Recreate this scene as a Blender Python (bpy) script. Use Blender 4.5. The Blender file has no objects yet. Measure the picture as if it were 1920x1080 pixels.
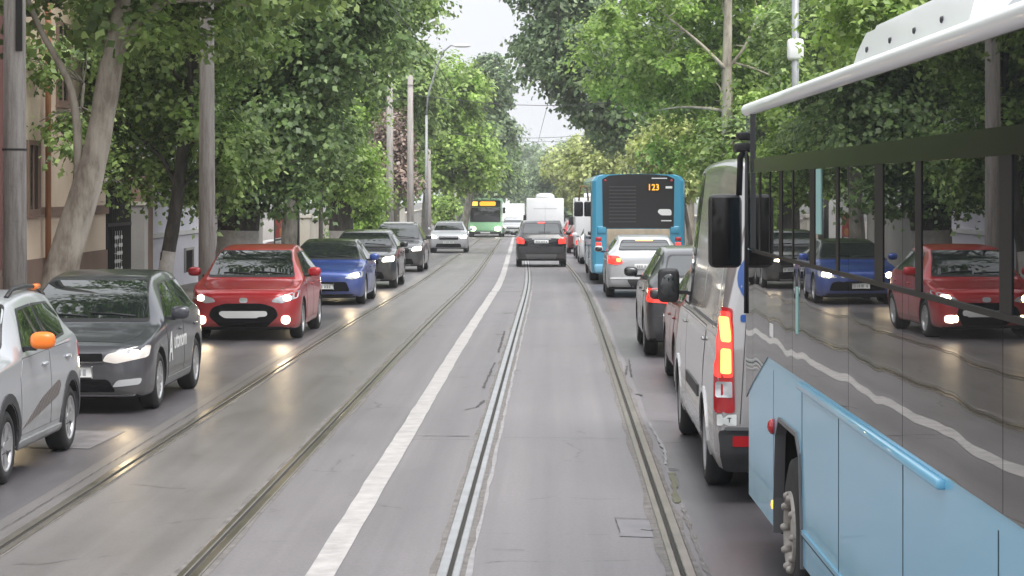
import bpy, bmesh, math, random
import numpy as np
from mathutils import Vector, Matrix
from mathutils.bvhtree import BVHTree
from mathutils.geometry import delaunay_2d_cdt

random.seed(7)
PI = math.pi
SC = bpy.context.scene
COL = SC.collection
F = 4200.0          # focal length in pixels of the 1920 wide photograph

# ------------------------------------------------------------------ road shape
def sp(y, y0, w):
    t = (y - y0) / w
    return w * (math.log1p(math.exp(t)) if t < 30 else t)
def g(y):           # ground height along the street
    return -0.0095 * sp(min(y, 420), 42, 5)
def c(y):           # sideways bend of the street
    return -0.0155 * sp(y, 60, 6)
def turn(y):        # heading of the street
    return math.atan2(-(c(y + 1) - c(y - 1)) / 2, 1)
def slope(y):
    return math.atan2((g(y + 1) - g(y - 1)) / 2, 1)

# ------------------------------------------------------------------ objects
def tag(o, label=None, cat=None, group=None, kind=None):
    if label: o['label'] = label
    if cat: o['category'] = cat
    if group: o['group'] = group
    if kind: o['kind'] = kind
    return o
def thing(name, label, cat, loc=(0, 0, 0), rz=0.0, group=None, rx=0.0):
    o = bpy.data.objects.new(name, None)
    COL.objects.link(o)
    o.empty_display_size = 0.3
    o.location = loc
    o.rotation_euler = (rx, 0, rz)
    return tag(o, label, cat, group)
def link(name, me, parent=None, loc=None, rot=None):
    o = bpy.data.objects.new(name, me)
    COL.objects.link(o)
    if parent is not None: o.parent = parent
    if loc is not None: o.location = loc
    if rot is not None: o.rotation_euler = rot
    return o
def copy_tree(o, parent=None):
    n = o.copy(); COL.objects.link(n)
    if parent is not None: n.parent = parent
    for ch in list(o.children): copy_tree(ch, n)
    return n

# ------------------------------------------------------------------ mesh collector
class MB:
    def __init__(self):
        self.v = []; self.f = []; self.m = []; self.s = []
    def add(self, vs, fs, mi=0, smooth=False):
        b = len(self.v)
        self.v += [tuple(p) for p in vs]
        for f in fs:
            self.f.append([b + i for i in f]); self.m.append(mi); self.s.append(smooth)
        return self
    def box(self, x0, x1, y0, y1, z0, z1, mi=0):
        vs = [(x0,y0,z0),(x1,y0,z0),(x1,y1,z0),(x0,y1,z0),(x0,y0,z1),(x1,y0,z1),(x1,y1,z1),(x0,y1,z1)]
        return self.add(vs, [(0,3,2,1),(4,5,6,7),(0,1,5,4),(1,2,6,5),(2,3,7,6),(3,0,4,7)], mi)
    def bevbox(self, x0, x1, y0, y1, z0, z1, b=0.02, seg=2, mi=0):
        bm = bmesh.new()
        bmesh.ops.create_cube(bm, size=1.0)
        for v in bm.verts:
            v.co = Vector(((x0+x1)/2 + v.co.x*(x1-x0), (y0+y1)/2 + v.co.y*(y1-y0), (z0+z1)/2 + v.co.z*(z1-z0)))
        bmesh.ops.bevel(bm, geom=list(bm.edges), offset=b, segments=seg, affect='EDGES', profile=0.5)
        return self.frombm(bm, mi, True)
    def frombm(self, bm, mi=0, smooth=False):
        bm.verts.index_update()
        self.add([v.co[:] for v in bm.verts], [[v.index for v in f.verts] for f in bm.faces], mi, smooth)
        bm.free(); return self
    def tube(self, pts, rad, n=8, mi=0, cap=True, smooth=True):
        pts = [Vector(p) for p in pts]
        if not hasattr(rad, '__len__'): rad = [rad]*len(pts)
        vs = []; ref = Vector((0.31, 0.87, 0.13)).normalized()
        for i, p in enumerate(pts):
            a = pts[max(i-1, 0)]; b = pts[min(i+1, len(pts)-1)]
            d = (b-a).normalized()
            r = ref - d*ref.dot(d)
            if r.length < 0.15: r = Vector((1,0,0)) - d*d.x
            r.normalize(); u = d.cross(r)
            for k in range(n):
                t = 2*PI*k/n
                vs.append(p + (r*math.cos(t) + u*math.sin(t))*rad[i])
        fs = []
        for i in range(len(pts)-1):
            for k in range(n):
                fs.append((i*n+k, i*n+(k+1)%n, (i+1)*n+(k+1)%n, (i+1)*n+k))
        self.add(vs, fs, mi, smooth)
        if cap:
            b = len(self.v) - len(vs)
            self.f.append([b+k for k in range(n)][::-1]); self.m.append(mi); self.s.append(False)
            e = b + (len(pts)-1)*n
            self.f.append([e+k for k in range(n)]); self.m.append(mi); self.s.append(False)
        return self
    def lathe(self, prof, n=24, axis='x', off=(0,0,0), mi=0, smooth=True):
        vs = []
        for k in range(n):
            t = 2*PI*k/n; ct, st = math.cos(t), math.sin(t)
            for a, r in prof:
                p = {'x': (a, r*ct, r*st), 'y': (r*ct, a, r*st), 'z': (r*ct, r*st, a)}[axis]
                vs.append((p[0]+off[0], p[1]+off[1], p[2]+off[2]))
        m = len(prof); fs = []
        for k in range(n):
            k2 = (k+1) % n
            for i in range(m-1):
                fs.append((k*m+i, k*m+i+1, k2*m+i+1, k2*m+i))
        return self.add(vs, fs, mi, smooth)
    def prism(self, poly, a0, a1, axis='x', mi=0):     # poly 2D extruded along an axis
        def P(u, w, a): return {'x': (a, u, w), 'y': (u, a, w), 'z': (u, w, a)}[axis]
        n = len(poly)
        vs = [P(u, w, a0) for u, w in poly] + [P(u, w, a1) for u, w in poly]
        fs = [list(range(n)), list(range(n, 2*n))[::-1]]
        fs += [(i, i+n, (i+1) % n + n, (i+1) % n) for i in range(n)]
        return self.add(vs, fs, mi)
    def ball(self, ctr, r, mi=0, n=14, m=9, pw=1.0):
        vs = []; fs = []
        def q(x): return math.copysign(abs(x)**pw, x)
        for i in range(m+1):
            ph = -PI/2 + PI*i/m
            for k in range(n):
                t = 2*PI*k/n
                vs.append((ctr[0]+r[0]*q(math.cos(ph))*q(math.cos(t)), ctr[1]+r[1]*q(math.cos(ph))*q(math.sin(t)), ctr[2]+r[2]*q(math.sin(ph))))
        for i in range(m):
            for k in range(n):
                fs.append((i*n+k, i*n+(k+1)%n, (i+1)*n+(k+1)%n, (i+1)*n+k))
        return self.add(vs, fs, mi, True)
    def mesh(self, name, mats, fix=True):
        me = bpy.data.meshes.new(name)
        me.from_pydata(self.v, [], self.f)
        for m in (mats if isinstance(mats, (list, tuple)) else [mats]): me.materials.append(m)
        me.polygons.foreach_set('material_index', self.m)
        me.polygons.foreach_set('use_smooth', self.s)
        me.update()
        if fix:
            bm = bmesh.new(); bm.from_mesh(me)
            bmesh.ops.recalc_face_normals(bm, faces=bm.faces)
            bm.to_mesh(me); bm.free()
        return me
    def obj(self, name, mats, parent=None, loc=None, rot=None, fix=True):
        return link(name, self.mesh(name, mats, fix), parent, loc, rot)

# ------------------------------------------------------------------ materials
def newmat(name):
    m = bpy.data.materials.new(name); m.use_nodes = True
    nt = m.node_tree; b = nt.nodes['Principled BSDF']
    return m, nt, b
def N(nt, t, **kw):
    n = nt.nodes.new(t)
    for k, v in kw.items():
        if k in n.inputs: n.inputs[k].default_value = v
        else: setattr(n, k, v)
    return n
def ramp(nt, stops):
    r = nt.nodes.new('ShaderNodeValToRGB')
    e = r.color_ramp.elements
    while len(e) < len(stops): e.new(0.5)
    for i, (p, col) in enumerate(stops):
        e[i].position = p
        e[i].color = (col, col, col, 1) if not hasattr(col, '__len__') else (*col[:3], 1)
    return r
def mat(name, col, rough=0.5, metal=0.0, coat=0.0, var=0.0, scale=3.0, emit=None, es=0.0, spec=0.5, bump=0.0, bscale=40.0, coord='Object', col2=None, alpha=None):
    m, nt, b = newmat(name)
    b.inputs['Base Color'].default_value = (*col, 1)
    b.inputs['Roughness'].default_value = rough
    b.inputs['Metallic'].default_value = metal
    b.inputs['Coat Weight'].default_value = coat
    b.inputs['Coat Roughness'].default_value = 0.06
    b.inputs['Specular IOR Level'].default_value = spec
    if emit:
        b.inputs['Emission Color'].default_value = (*emit, 1)
        b.inputs['Emission Strength'].default_value = es
    if var or bump or col2:
        tc = N(nt, 'ShaderNodeTexCoord')
    if var or col2:
        nz = N(nt, 'ShaderNodeTexNoise', Scale=scale, Detail=6.0, Roughness=0.6)
        nt.links.new(tc.outputs[coord], nz.inputs['Vector'])
        a = tuple(max(0, x*(1-var)) for x in col)
        z = col2 if col2 else tuple(min(1, x*(1+var)) for x in col)
        r = ramp(nt, [(0.3, a), (0.7, z)])
        nt.links.new(nz.outputs['Fac'], r.inputs[0]); nt.links.new(r.outputs[0], b.inputs['Base Color'])
        mr = N(nt, 'ShaderNodeMapRange'); mr.inputs['To Min'].default_value = rough*0.8; mr.inputs['To Max'].default_value = min(1, rough*1.25)
        nt.links.new(nz.outputs['Fac'], mr.inputs['Value']); nt.links.new(mr.outputs[0], b.inputs['Roughness'])
    if bump:
        n2 = N(nt, 'ShaderNodeTexNoise', Scale=bscale, Detail=5.0)
        nt.links.new(tc.outputs[coord], n2.inputs['Vector'])
        bp = N(nt, 'ShaderNodeBump', Strength=bump, Distance=0.02)
        nt.links.new(n2.outputs['Fac'], bp.inputs['Height']); nt.links.new(bp.outputs[0], b.inputs['Normal'])
    return m
def paint(name, col, metal=0.25, rough=0.32):
    m, nt, b = newmat(name)
    b.inputs['Metallic'].default_value = metal
    b.inputs['Coat Weight'].default_value = 0.7
    b.inputs['Coat Roughness'].default_value = 0.05
    tc = N(nt, 'ShaderNodeTexCoord'); nz = N(nt, 'ShaderNodeTexNoise', Scale=2.5, Detail=5.0)
    nt.links.new(tc.outputs['Object'], nz.inputs['Vector'])
    sx = N(nt, 'ShaderNodeSeparateXYZ'); nt.links.new(tc.outputs['Object'], sx.inputs[0])
    mr = N(nt, 'ShaderNodeMapRange'); mr.inputs['From Min'].default_value = 0.75; mr.inputs['From Max'].default_value = 0.2
    nt.links.new(sx.outputs['Z'], mr.inputs['Value'])
    mu = N(nt, 'ShaderNodeMath', operation='MULTIPLY'); nt.links.new(mr.outputs[0], mu.inputs[0]); nt.links.new(nz.outputs['Fac'], mu.inputs[1])
    mx = N(nt, 'ShaderNodeMix', data_type='RGBA'); mx.inputs[6].default_value = (*col, 1); mx.inputs[7].default_value = (0.16, 0.145, 0.125, 1)
    m2 = N(nt, 'ShaderNodeMath', operation='MULTIPLY'); m2.inputs[1].default_value = 0.75
    nt.links.new(mu.outputs[0], m2.inputs[0]); nt.links.new(m2.outputs[0], mx.inputs[0]); nt.links.new(mx.outputs[2], b.inputs['Base Color'])
    ma = N(nt, 'ShaderNodeMath', operation='MULTIPLY_ADD'); ma.inputs[1].default_value = 0.35; ma.inputs[2].default_value = rough
    nt.links.new(mu.outputs[0], ma.inputs[0]); nt.links.new(ma.outputs[0], b.inputs['Roughness'])
    return m

M = {}
M['black'] = mat('black_plastic', (0.018, 0.018, 0.02), 0.45)
M['grilleb'] = mat('grille_black', (0.006, 0.006, 0.007), 0.7, spec=0.15)
M['dmirror'] = mat('dark_reflection_mirror', (0.012, 0.011, 0.011), 0.12, spec=0.25)  # dark reflection painted into the mirror glass colour
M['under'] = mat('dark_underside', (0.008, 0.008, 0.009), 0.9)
M['clad'] = mat('grey_black_cladding', (0.035, 0.035, 0.038), 0.6, var=0.25, scale=6)
M['glass'] = mat('dark_car_glass', (0.012, 0.016, 0.016), 0.02, spec=0.5)
M['glass'].node_tree.nodes['Principled BSDF'].inputs['IOR'].default_value = 1.95
M['tyre'] = mat('tyre_rubber', (0.016, 0.016, 0.017), 0.75, var=0.3, scale=9)
M['alloy'] = mat('alloy_rim', (0.5, 0.5, 0.51), 0.32, metal=0.75)
M['steel'] = mat('grey_wheel_cover', (0.38, 0.38, 0.39), 0.38, metal=0.4)
M['chrome'] = mat('chrome', (0.6, 0.6, 0.61), 0.15, metal=1.0)
M['plate'] = mat('white_number_plate', (0.72, 0.73, 0.72), 0.4)
M['ink'] = mat('dark_lettering', (0.03, 0.03, 0.035), 0.5)
M['white'] = mat('white_paint', (0.82, 0.83, 0.84), 0.35, coat=0.4)
M['lamp'] = mat('lit_headlight', (0.9, 0.9, 0.85), 0.1, emit=(1.0, 0.90, 0.72), es=5.0, coat=0.5)
M['lampdim'] = mat('lit_headlight_soft', (0.58, 0.55, 0.52), 0.12, emit=(1.0, 0.84, 0.70), es=0.08, coat=0.5)
M['lens'] = mat('clear_lens', (0.55, 0.56, 0.58), 0.12, metal=0.35, coat=0.8)
M['tail'] = mat('lit_tail_light', (0.55, 0.03, 0.03), 0.15, emit=(1.0, 0.05, 0.03), es=0.75, coat=0.5)
M['tailhot'] = mat('lit_brake_bulb', (0.9, 0.4, 0.1), 0.15, emit=(1.0, 0.27, 0.06), es=2.3)
M['tailred'] = mat('red_lens', (0.42, 0.015, 0.02), 0.15, coat=0.6)
M['orange'] = mat('orange_plastic', (0.85, 0.20, 0.02), 0.35, coat=0.3)
M['amber'] = mat('lit_amber_display', (0.6, 0.3, 0.02), 0.4, emit=(1.0, 0.40, 0.03), es=0.85)
M['amber2'] = mat('lit_yellow_display', (0.6, 0.45, 0.05), 0.4, emit=(1.0, 0.58, 0.10), es=0.9)
M['spring'] = paint('silver_paint', (0.41, 0.425, 0.45), 0.35, 0.36)
M['polo'] = paint('dark_grey_paint', (0.062, 0.064, 0.077), 0.35, 0.3)
M['red'] = paint('red_paint', (0.42, 0.014, 0.022), 0.2, 0.28)
M['red2'] = paint('dull_red_paint', (0.27, 0.03, 0.03), 0.2, 0.3)
M['blue'] = paint('blue_paint', (0.035, 0.075, 0.30), 0.3, 0.28)
M['blackp'] = paint('black_paint', (0.016, 0.017, 0.02), 0.15, 0.25)
M['gunm'] = paint('gunmetal_paint', (0.05, 0.052, 0.058), 0.3, 0.3)
M['silver'] = paint('light_silver_paint', (0.50, 0.51, 0.53), 0.3, 0.34)
M['vanp'] = paint('van_silver_white_paint', (0.45, 0.44, 0.44), 0.6, 0.17)
M['whitep'] = paint('white_car_paint', (0.72, 0.73, 0.75), 0.0, 0.35)
M['busblue'] = paint('light_blue_bus_paint', (0.175, 0.475, 0.68), 0.0, 0.33)
M['busblue2'] = paint('mid_blue_bus_paint', (0.045, 0.27, 0.42), 0.0, 0.36)
M['busgreen'] = paint('green_bus_paint', (0.40, 0.80, 0.44), 0.0, 0.36)
M['seam'] = mat('panel_gap', (0.03, 0.06, 0.08), 0.8)
def streaky(name, a, b_, cc):
    m, nt, b = newmat(name)
    tc = N(nt, 'ShaderNodeTexCoord'); mp = N(nt, 'ShaderNodeMapping'); mp.inputs['Scale'].default_value = (7, 7, 0.7); nt.links.new(tc.outputs['Object'], mp.inputs[0])
    nz = N(nt, 'ShaderNodeTexNoise', Scale=1.6, Detail=8.0, Roughness=0.68); nt.links.new(mp.outputs[0], nz.inputs['Vector'])
    r = ramp(nt, [(0.30, a), (0.50, b_), (0.70, cc)]); nt.links.new(nz.outputs['Fac'], r.inputs[0]); nt.links.new(r.outputs[0], b.inputs['Base Color'])
    b.inputs['Roughness'].default_value = 0.9
    n2 = N(nt, 'ShaderNodeTexNoise', Scale=22.0, Detail=4.0); nt.links.new(tc.outputs['Object'], n2.inputs['Vector'])
    bp = N(nt, 'ShaderNodeBump', Strength=0.35, Distance=0.02); nt.links.new(n2.outputs['Fac'], bp.inputs['Height']); nt.links.new(bp.outputs[0], b.inputs['Normal'])
    return m
M['concrete'] = streaky('stained_pole_concrete', (0.20, 0.182, 0.17), (0.38, 0.352, 0.33), (0.48, 0.45, 0.425))
M['galv'] = mat('galvanised_grey', (0.34, 0.35, 0.36), 0.5, metal=0.3, var=0.15, scale=6)
M['wire'] = mat('dark_wire', (0.05, 0.05, 0.055), 0.6)
M['iron'] = mat('dark_iron', (0.02, 0.018, 0.017), 0.6, var=0.3, scale=8)
# ------------------------------------------------------------------ lofted bodies
def pchip(xs, ys, q):
    xs = np.array(xs, float); ys = np.array(ys, float); q = np.clip(q, xs[0], xs[-1])
    h = np.diff(xs); d = np.diff(ys)/h
    m = np.zeros_like(ys)
    for i in range(1, len(xs)-1):
        if d[i-1]*d[i] > 0:
            w1 = 2*h[i]+h[i-1]; w2 = h[i]+2*h[i-1]
            m[i] = (w1+w2)/(w1/d[i-1]+w2/d[i])
    m[0] = d[0]; m[-1] = d[-1]
    k = np.clip(np.searchsorted(xs, q)-1, 0, len(h)-1)
    t = (q-xs[k])/h[k]
    return ((1+2*t)*(1-t)**2*ys[k] + t*(1-t)**2*h[k]*m[k] + t*t*(3-2*t)*ys[k+1] + t*t*(t-1)*h[k]*m[k+1])
def bspline(P, per=4):                 # clamped uniform cubic through a control polygon (n,2)
    P = np.array(P, float)
    P = np.vstack([P[0]*2-P[1], P, P[-1]*2-P[-2]])
    out = []
    n = len(P)-3
    for i in range(n):
        for j in range(per):
            t = j/per
            b = np.array([(1-t)**3, 3*t**3-6*t*t+4, -3*t**3+3*t*t+3*t+1, t**3])/6
            out.append(b @ P[i:i+4])
    t = 1.0
    out.append(np.array([0, 1, 4, 1])/6 @ P[n-1:n+3])
    return np.array(out)
def loft(rings, y):                    # rings: list of half rings (k,2) -> closed mirrored bmesh
    vs = []; fs = []
    k = len(rings[0]); full = 2*k-2
    for r, yy in zip(rings, y):
        half = [(p[0], yy, p[1]) for p in r]
        vs += half + [(-p[0], p[1], p[2]) for p in half[1:-1]][::-1]
    n = len(rings)
    for i in range(n-1):
        for j in range(full):
            fs.append((i*full+j, i*full+(j+1) % full, (i+1)*full+(j+1) % full, (i+1)*full+j))
    for i, flip in ((0, True), (n-1, False)):        # rounded cap: shrink to the centre
        ctr = np.mean(np.array(vs[i*full:(i+1)*full]), axis=0)
        b0 = i*full
        for sc_, dy in ((0.6, 0.012), (0.2, 0.018)):
            base = len(vs)
            for j in range(full):
                p = np.array(vs[i*full+j]); q = ctr+(p-ctr)*sc_
                vs.append((q[0], q[1] + (-dy if flip else dy), q[2]))
            for j in range(full):
                fs.append((b0+j, b0+(j+1) % full, base+(j+1) % full, base+j))
            b0 = base
        fs.append([b0+j for j in range(full)])
    return vs, fs
def car_rings(keys, H, step=0.07):
    keys = np.array(keys, float)
    s = keys[:, 0]
    q = [s[0]]
    while q[-1] < s[-1]-1e-6:
        d = step if (q[-1] > 0.3 and q[-1] < s[-1]-0.35) else step*0.4
        q.append(min(q[-1]+d, s[-1]))
    q = np.array(q)
    zb, zt, wt, zl, wl, wm = [pchip(s, keys[:, i], q) for i in range(1, 7)]
    rings = []
    for i in range(len(q)):
        B, T, w, L, wb, m = zb[i], zt[i], wt[i], zl[i], wl[i], wm[i]
        w = min(w, wb)
        P = [(0, B), (m*0.5, B), (m*0.9, B), (m*0.985, B+0.035), (m, B+0.32*(L-B)), (m*1.004, B+0.62*(L-B)), (wb*1.005, L-0.04), (wb, L), (wb*0.985, L+0.02),
             (wb+0.45*(w-wb), L+0.45*(T-L)), (w+0.10*(wb-w), T-0.13*(T-L)), (w, T-0.012), (w*0.9, T), (w*0.5, T+0.006), (0, T+0.01)]
        rings.append(bspline(P, 3))
    return rings, q
def boolean_cut(me, cutters):
    a = bpy.data.objects.new('tmp_a', me); COL.objects.link(a)
    b = bpy.data.objects.new('tmp_b', cutters); COL.objects.link(b)
    md = a.modifiers.new('b', 'BOOLEAN'); md.operation = 'DIFFERENCE'; md.object = b; md.solver = 'EXACT'
    dg = bpy.context.evaluated_depsgraph_get(); dg.update()
    out = bpy.data.meshes.new_from_object(a.evaluated_get(dg))
    bpy.data.objects.remove(a); bpy.data.objects.remove(b)
    return out
# ------------------------------------------------------------------ panels laid onto a body
def inpoly(x, y, P):
    r = False; j = len(P)-1
    for i in range(len(P)):
        if (P[i][1] > y) != (P[j][1] > y) and x < (P[j][0]-P[i][0])*(y-P[i][1])/(P[j][1]-P[i][1])+P[i][0]: r = not r
        j = i
    return r
def rounded(P, r, n=4):
    out = []; m = len(P)
    for i in range(m):
        p = Vector(P[i]); a = Vector(P[i-1]); b = Vector(P[(i+1) % m])
        ra = min(r, (a-p).length*0.45); rb = min(r, (b-p).length*0.45)
        A = p+(a-p).normalized()*ra; B = p+(b-p).normalized()*rb
        for k in range(n+1):
            t = k/n
            q = A*(1-t)**2 + p*2*t*(1-t) + B*t*t
            out.append((q.x, q.y))
    return out
class Body:
    def __init__(self, vs, fs):
        self.bvh = BVHTree.FromPolygons(vs, fs); self.ys = [v.y for v in vs]
    def cast(self, u, w, view, reach=None):
        if reach and view in ('front', 'rear'):      # keep pieces from smearing along the flank
            e = min(self.ys) if view == 'front' else max(self.ys)
            for _ in range(40):
                p, n = self.cast(u, w, view)
                if p is not None and abs(p.y-e) < reach: return p, n
                u *= 0.985
            return p, n
        if view == 'front': o, d = Vector((u, -9, w)), Vector((0, 1, 0))
        elif view == 'rear': o, d = Vector((u, 9, w)), Vector((0, -1, 0))
        elif view == 'left': o, d = Vector((4, u, w)), Vector((-1, 0, 0))
        elif view == 'right': o, d = Vector((-4, u, w)), Vector((1, 0, 0))
        else: o, d = Vector((u, w, 6)), Vector((0, 0, -1))
        p, n, i, dist = self.bvh.ray_cast(o, d)
        if p is not None and n.dot(d) > 0: n = -n
        return p, n
    def panel(self, mb, poly, view, off=0.004, res=0.06, mi=0, skirt=True, reach=None):
        # resample the outline, fill it with inner points, drop it onto the body
        bd = []
        m = len(poly)
        for i in range(m):
            a = Vector(poly[i]); b = Vector(poly[(i+1) % m])
            k = max(1, int((b-a).length/res))
            for j in range(k): bd.append(a.lerp(b, j/k))
        xs = [p.x for p in bd]; ys = [p.y for p in bd]
        pts = list(bd)
        x = min(xs)+res*0.5
        while x < max(xs):
            y = min(ys)+res*0.5
            while y < max(ys):
                if inpoly(x, y, poly) and min((p.x-x)**2+(p.y-y)**2 for p in bd) > (res*0.45)**2: pts.append(Vector((x, y)))
                y += res
            x += res
        nb = len(bd)
        V, E, Fc, _, _, _ = delaunay_2d_cdt(pts, [(i, (i+1) % nb) for i in range(nb)], [list(range(nb))], 1, 1e-6)
        ps = []; last = None
        for v in V:
            p, n = self.cast(v[0], v[1], view, reach)
            if p is None:
                for sc_ in (0.97, 0.93, 0.88, 0.8):
                    p, n = self.cast(v[0]*sc_, v[1], view)
                    if p is not None: break
            if p is None:
                p, n = (last if last else (Vector((0, 0, 0)), Vector((0, 0, 1))))
            last = (p, n)
            ps.append((p, n))
        vs = [p+n*off for p, n in ps]
        fs = [list(f) for f in Fc]
        ax = {'front': Vector((0, -1, 0)), 'rear': Vector((0, 1, 0)), 'left': Vector((1, 0, 0)), 'right': Vector((-1, 0, 0)), 'top': Vector((0, 0, 1))}[view]
        for f in fs:
            nn = (vs[f[1]]-vs[f[0]]).cross(vs[f[2]]-vs[f[0]])
            if nn.dot(ax) < 0: f.reverse()
        mb.add(vs, fs, mi, True)
        if skirt:
            cnt = {}
            for f in fs:
                for a, b in zip(f, f[1:]+f[:1]): cnt[(a, b)] = 1
            for (a, b) in list(cnt):
                if (b, a) not in cnt:
                    q = [vs[a], ps[a][0]-ps[a][1]*0.006, ps[b][0]-ps[b][1]*0.006, vs[b]]
                    mb.add(q, [(0, 1, 2, 3)], mi)
        return mb
# ------------------------------------------------------------------ wheels
_wh = {}
def wheel_meshes(r, wd, style):
    k = (round(r, 3), round(wd, 3), style)
    if k in _wh: return _wh[k]
    t = MB(); h = wd/2; rr = r*0.68
    t.lathe([(-h, rr), (-h*1.02, r*0.86), (-h*0.8, r*0.975), (-h*0.55, r), (h*0.55, r), (h*0.8, r*0.975), (h*1.02, r*0.86), (h, rr), (h*0.5, rr*0.97), (-h, rr)], 30)
    d = MB(); d.lathe([(h*0.25, 0.001), (h*0.25, rr*0.98), (-h*0.5, rr*0.98), (-h*0.5, 0.001)], 24)
    m = MB()
    m.lathe([(h*0.3, rr*0.99), (h*0.98, rr*1.01), (h*0.98, rr*0.93), (h*0.72, rr*0.88), (h*0.3, rr*0.9)], 30)
    m.lathe([(h*0.3, rr*0.24), (h*0.75, rr*0.22), (h*0.82, rr*0.15), (h*0.82, 0.001)], 16)
    ns = {'five': 5, 'ten': 10, 'twin': 5, 'cover': 7}[style]
    for i in range(ns):
        a0 = 2*PI*i/ns
        for da in ((-0.16, 0.16) if style == 'twin' else (0,)):
            w0, w1 = {'five': (0.085, 0.055), 'ten': (0.035, 0.03), 'twin': (0.03, 0.03), 'cover': (0.10, 0.085)}[style]
            ca, sa = math.cos(a0+da), math.sin(a0+da); cb, sb = math.cos(a0), math.sin(a0)
            pts = []
            for rad, ww, xx, (cc, ss) in ((rr*0.2, w0*r/0.3, h*0.76, (cb, sb)), (rr*0.94, w1*r/0.3, h*0.86, (ca, sa))):
                for sg in (-1, 1):
                    for dx in (0, -0.04):
                        pts.append((xx+dx, rad*cc - sg*ww*ss, rad*ss + sg*ww*cc))
            m.add(pts, [(0, 2, 6, 4), (1, 5, 7, 3), (0, 4, 5, 1), (2, 3, 7, 6), (4, 6, 7, 5), (0, 1, 3, 2)], 0)
    _wh[k] = (t.mesh('tyre', M['tyre']), d.mesh('wheel', M['under']), m.mesh('rim', {'five': M['alloy'], 'ten': M['alloy'], 'twin': M['alloy'], 'cover': M['steel']}[style]))
    return _wh[k]
def add_wheel(root, x, y, r, wd, style, steer=0.0):
    t, d, m = wheel_meshes(r, wd, style)
    w = link('wheel', d, root, (x, y, r), (0, 0, (0 if x > 0 else PI)+steer))
    link('tyre', t, w); link('rim', m, w)
    return w
def arc_band(yc, zc, r0, r1, a0, a1, n=16):
    P = []
    for i in range(n+1):
        a = a0+(a1-a0)*i/n; P.append((yc+r1*math.cos(a), zc+r1*math.sin(a)))
    for i in range(n, -1, -1):
        a = a0+(a1-a0)*i/n; P.append((yc+r0*math.cos(a), zc+r0*math.sin(a)))
    return P
def mir(P): return [(-x, y) for x, y in P][::-1]

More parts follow.
